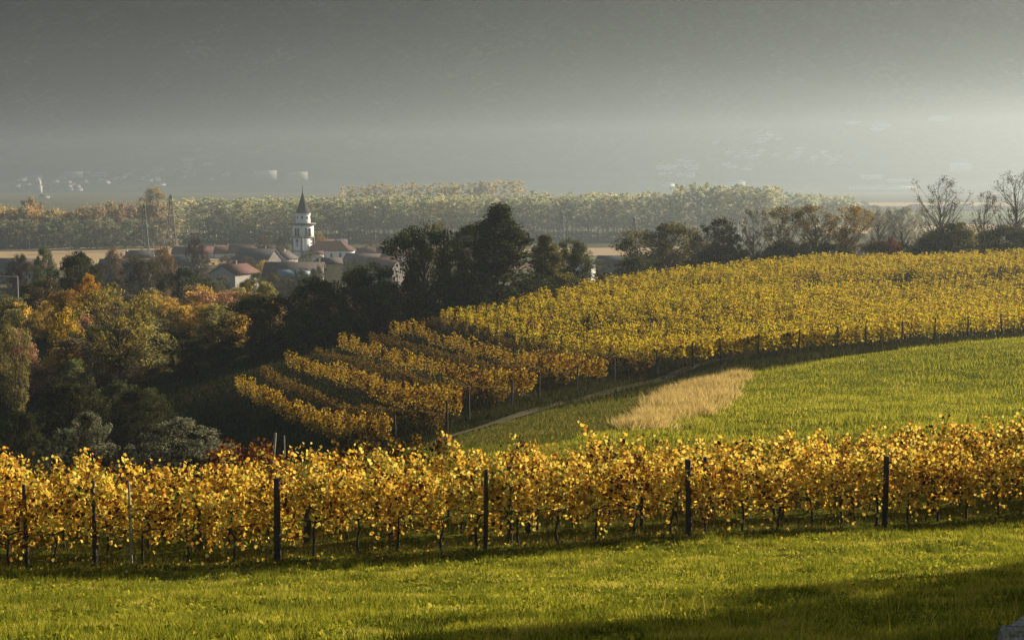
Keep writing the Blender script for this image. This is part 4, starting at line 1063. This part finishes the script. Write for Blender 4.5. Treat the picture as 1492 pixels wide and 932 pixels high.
# white metal frame at the left edge
FY = 205.0; xr, xl = px_x(26, FY), px_x(-28, FY); zt = at(26, 403, FY).z; zl = at(26, 437, FY).z
fo = empty('metal_frame', (xr, FY, gz(xr, FY)-.1)); tag(fo, 'white metal frame of posts and rails among the trees at the left edge', 'metal frame')
for xx in (0, xl-xr):
    mb = MB(); mb.tube([(xx,0,0),(xx,0,zt-fo.location.z)], .09, 6); link('post', mb.make('post', M['whitesteel']), fo)
for zz in (zt, zl):
    mb = MB(); mb.tube([(xl-xr,0,zz-fo.location.z),(0,0,zz-fo.location.z)], .08, 6); link('rail', mb.make('rail', M['whitesteel']), fo)

# ---------------------------------------------------------------- far villages on the mountain's foot
def far_house(px, py, wpx, hpx, lab, grp, rot=0.0, roof='brownroof', flat=False):
    p = surface(px, py+hpx/2); s = p.y/F
    L, Hh = wpx*s, hpx*s
    mb = MB(); D = min(L, 14); rh = 0 if flat else min(Hh*.35, 4)
    mb.box((0,0,(Hh-rh)/2-2), (L,D,Hh-rh+4), 0, 0)
    if rh: gable_roof(mb, L, D, Hh-rh, rh, .4, .3, 1)
    else: mb.box((0,0,Hh+.2), (L+.6,D+.6,.4), 0, 1)
    for k in range(max(2, int(L/4))): mb.box((-L/2+(k+.5)*L/max(2, int(L/4)), -D/2-.04, (Hh-rh)*.55), (1.1,.12,1.5), 0, 2)
    o = link('far_house', mb.make('far_house', [M['white' if grp == GR else 'farwall' if wpx > 15 else 'farwall2'], M[roof], M['dark']])); o.location = p; o.rotation_euler = (0,0,rot)
    tag(o, lab, 'house', grp)
GL, GR = 'houses of the far village on the left', 'houses of the far hillside village on the right'
for px, py, wv, hv, lab in ((387,256,32,15,'large pale block across the valley, left of the pair behind the church spire'),(434,257,28,13,'large pale block across the valley, right of the pair behind the church spire'),
    (107,255,26,10,'long pale building of the far village, between the far tower and the middle houses'),(274,232,20,5,'long pale roofed building highest in the far left village'),(145,255,22,4,'low long building right of the long pale building in the far left village')):
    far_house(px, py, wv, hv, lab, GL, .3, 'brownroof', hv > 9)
for _ in range(52):
    px = rng.uniform(15, 330); py = np.interp(px, [15, 160, 270, 330], [270, 262, 248, 252]) + rng.normal(0, 8)
    far_house(px, py, rng.uniform(7, 15), rng.uniform(3.5, 5.5), 'small pale house of the far left village, %s' % ('around the far bell tower' if px < 110 else 'above the bushy left wood' if px < 200 else 'above the pylons'), GL, rng.uniform(.35, 1.1), ['brownroof','tile'][rng.integers(2)])
for px, py, wv, hv, lab in ((1113,203,12,6,'pale house standing highest in the far right village'),(1284,183,20,7,'pale farmhouse high on the slope above the far right village'),(1279,189,14,5,'smaller house just below the high pale farmhouse'),
    (1370,174,22,8,'white house farthest up the slope on the right'),(1243,179,12,5,'faint house left of the high pale farmhouse'),(972,243,20,10,'larger pale house at the left end of the far right village'),
    (1287,274,96,5,'long low white shed on the misty plain before the far right village'),(1270,258,30,7,'white factory hall above the long low shed'),(1400,243,30,12,'pale gabled hall on the misty slope at the right'),(1310,262,24,8,'white hall right of the factory hall'),(1073,267,16,7,'pale block just above the right hand poplar stand')):
    far_house(px, py, wv*(1.5 if wv < 25 else 1), hv, lab, GR, rng.uniform(.15, .4) if wv < 25 else .05, 'brownroof', wv > 24)
for _ in range(46):
    px = rng.uniform(955, 1225); u = (px-955)/270
    py = np.interp(px, [955, 1110, 1225], [248, 222, 228]) + rng.normal(0, 11)
    far_house(px, py, rng.uniform(8, 17), rng.uniform(4, 6.5), 'small pale house of the far right village, %s' % ('at its lower left end' if px < 1040 else 'in its middle' if px < 1140 else 'at its right end'), GR, rng.uniform(.35, .95), ['brownroof','tile'][rng.integers(2)])
for _ in range(46):
    px = rng.uniform(10, 340); py = np.interp(px, [15, 160, 270, 330], [274, 266, 254, 257]) + rng.normal(0, 8); p = surface(px, min(py, 279))
    plant('tree', 'fartree', p.x, p.y, p.z-.3, rng.uniform(6, 12), rng.uniform(10, 22), (.07,.08,.04), 'faint dark tree among the houses of the far left village', 'tree', 'trees of the far left village')
for _ in range(46):
    px = rng.uniform(950, 1240); py = np.interp(px, [955, 1110, 1225], [254, 230, 236]) + rng.normal(0, 11); p = surface(px, min(py, 279))
    plant('tree', 'fartree', p.x, p.y, p.z-.3, rng.uniform(6, 12), rng.uniform(10, 22), (.07,.08,.04), 'faint dark tree among the houses of the far right village', 'tree', 'trees of the far right village')
p = surface(56, 281); s = p.y/F*.9
ft = empty('bell_tower', p); tag(ft, 'pale bell tower of the far village at the left edge', 'bell tower')
mb = MB(); mb.box((0,0,7), (11*s*.9,11*s*.9,18)); mb.box((0,0,16+6), (7.5*s,7.5*s,12)); link('shaft', mb.make('shaft', M['farwall']), ft)
mb = MB(); mb.tube([(0,0,28),(0,0,29),(0,0,34)], [4.2*s,3.8*s,.3], 8); link('roof', mb.make('roof', M['farwall2']), ft)
for u in (-3.2, 3.2):
    mb = MB(); mb.box((u,-7.5*s/2-.05,22), (2.4,.3,6)); link('window', mb.make('window', M['dark']), ft)

# ---------------------------------------------------------------- haze over the valley
m, nt, out = newmat('haze_air')
pv = N(nt, 'ShaderNodeVolumePrincipled')
pv.inputs['Color'].default_value = (.46, .535, .57, 1)
pv.inputs['Density'].default_value = HAZE_DENSITY
pv.inputs['Anisotropy'].default_value = HAZE_G
pv.inputs['Density Attribute'].default_value = ''
nt.links.new(pv.outputs[0], out.inputs['Volume'])
mb = MB()
hb_ = [(-1730,-70,-3),(1730,-70,-3),(1730,3350,-3),(-1730,3350,-3),(-1730,-70,HAZE_TOP),(1730,-70,HAZE_TOP+20),(1730,3350,HAZE_TOP+60),(-1730,3350,HAZE_TOP-20)]
mb.add(hb_, [(0,3,2,1),(4,5,6,7),(0,1,5,4),(1,2,6,5),(2,3,7,6),(3,0,4,7)])
hz = link('haze', mb.make('haze', m)); hz['kind'] = 'stuff'
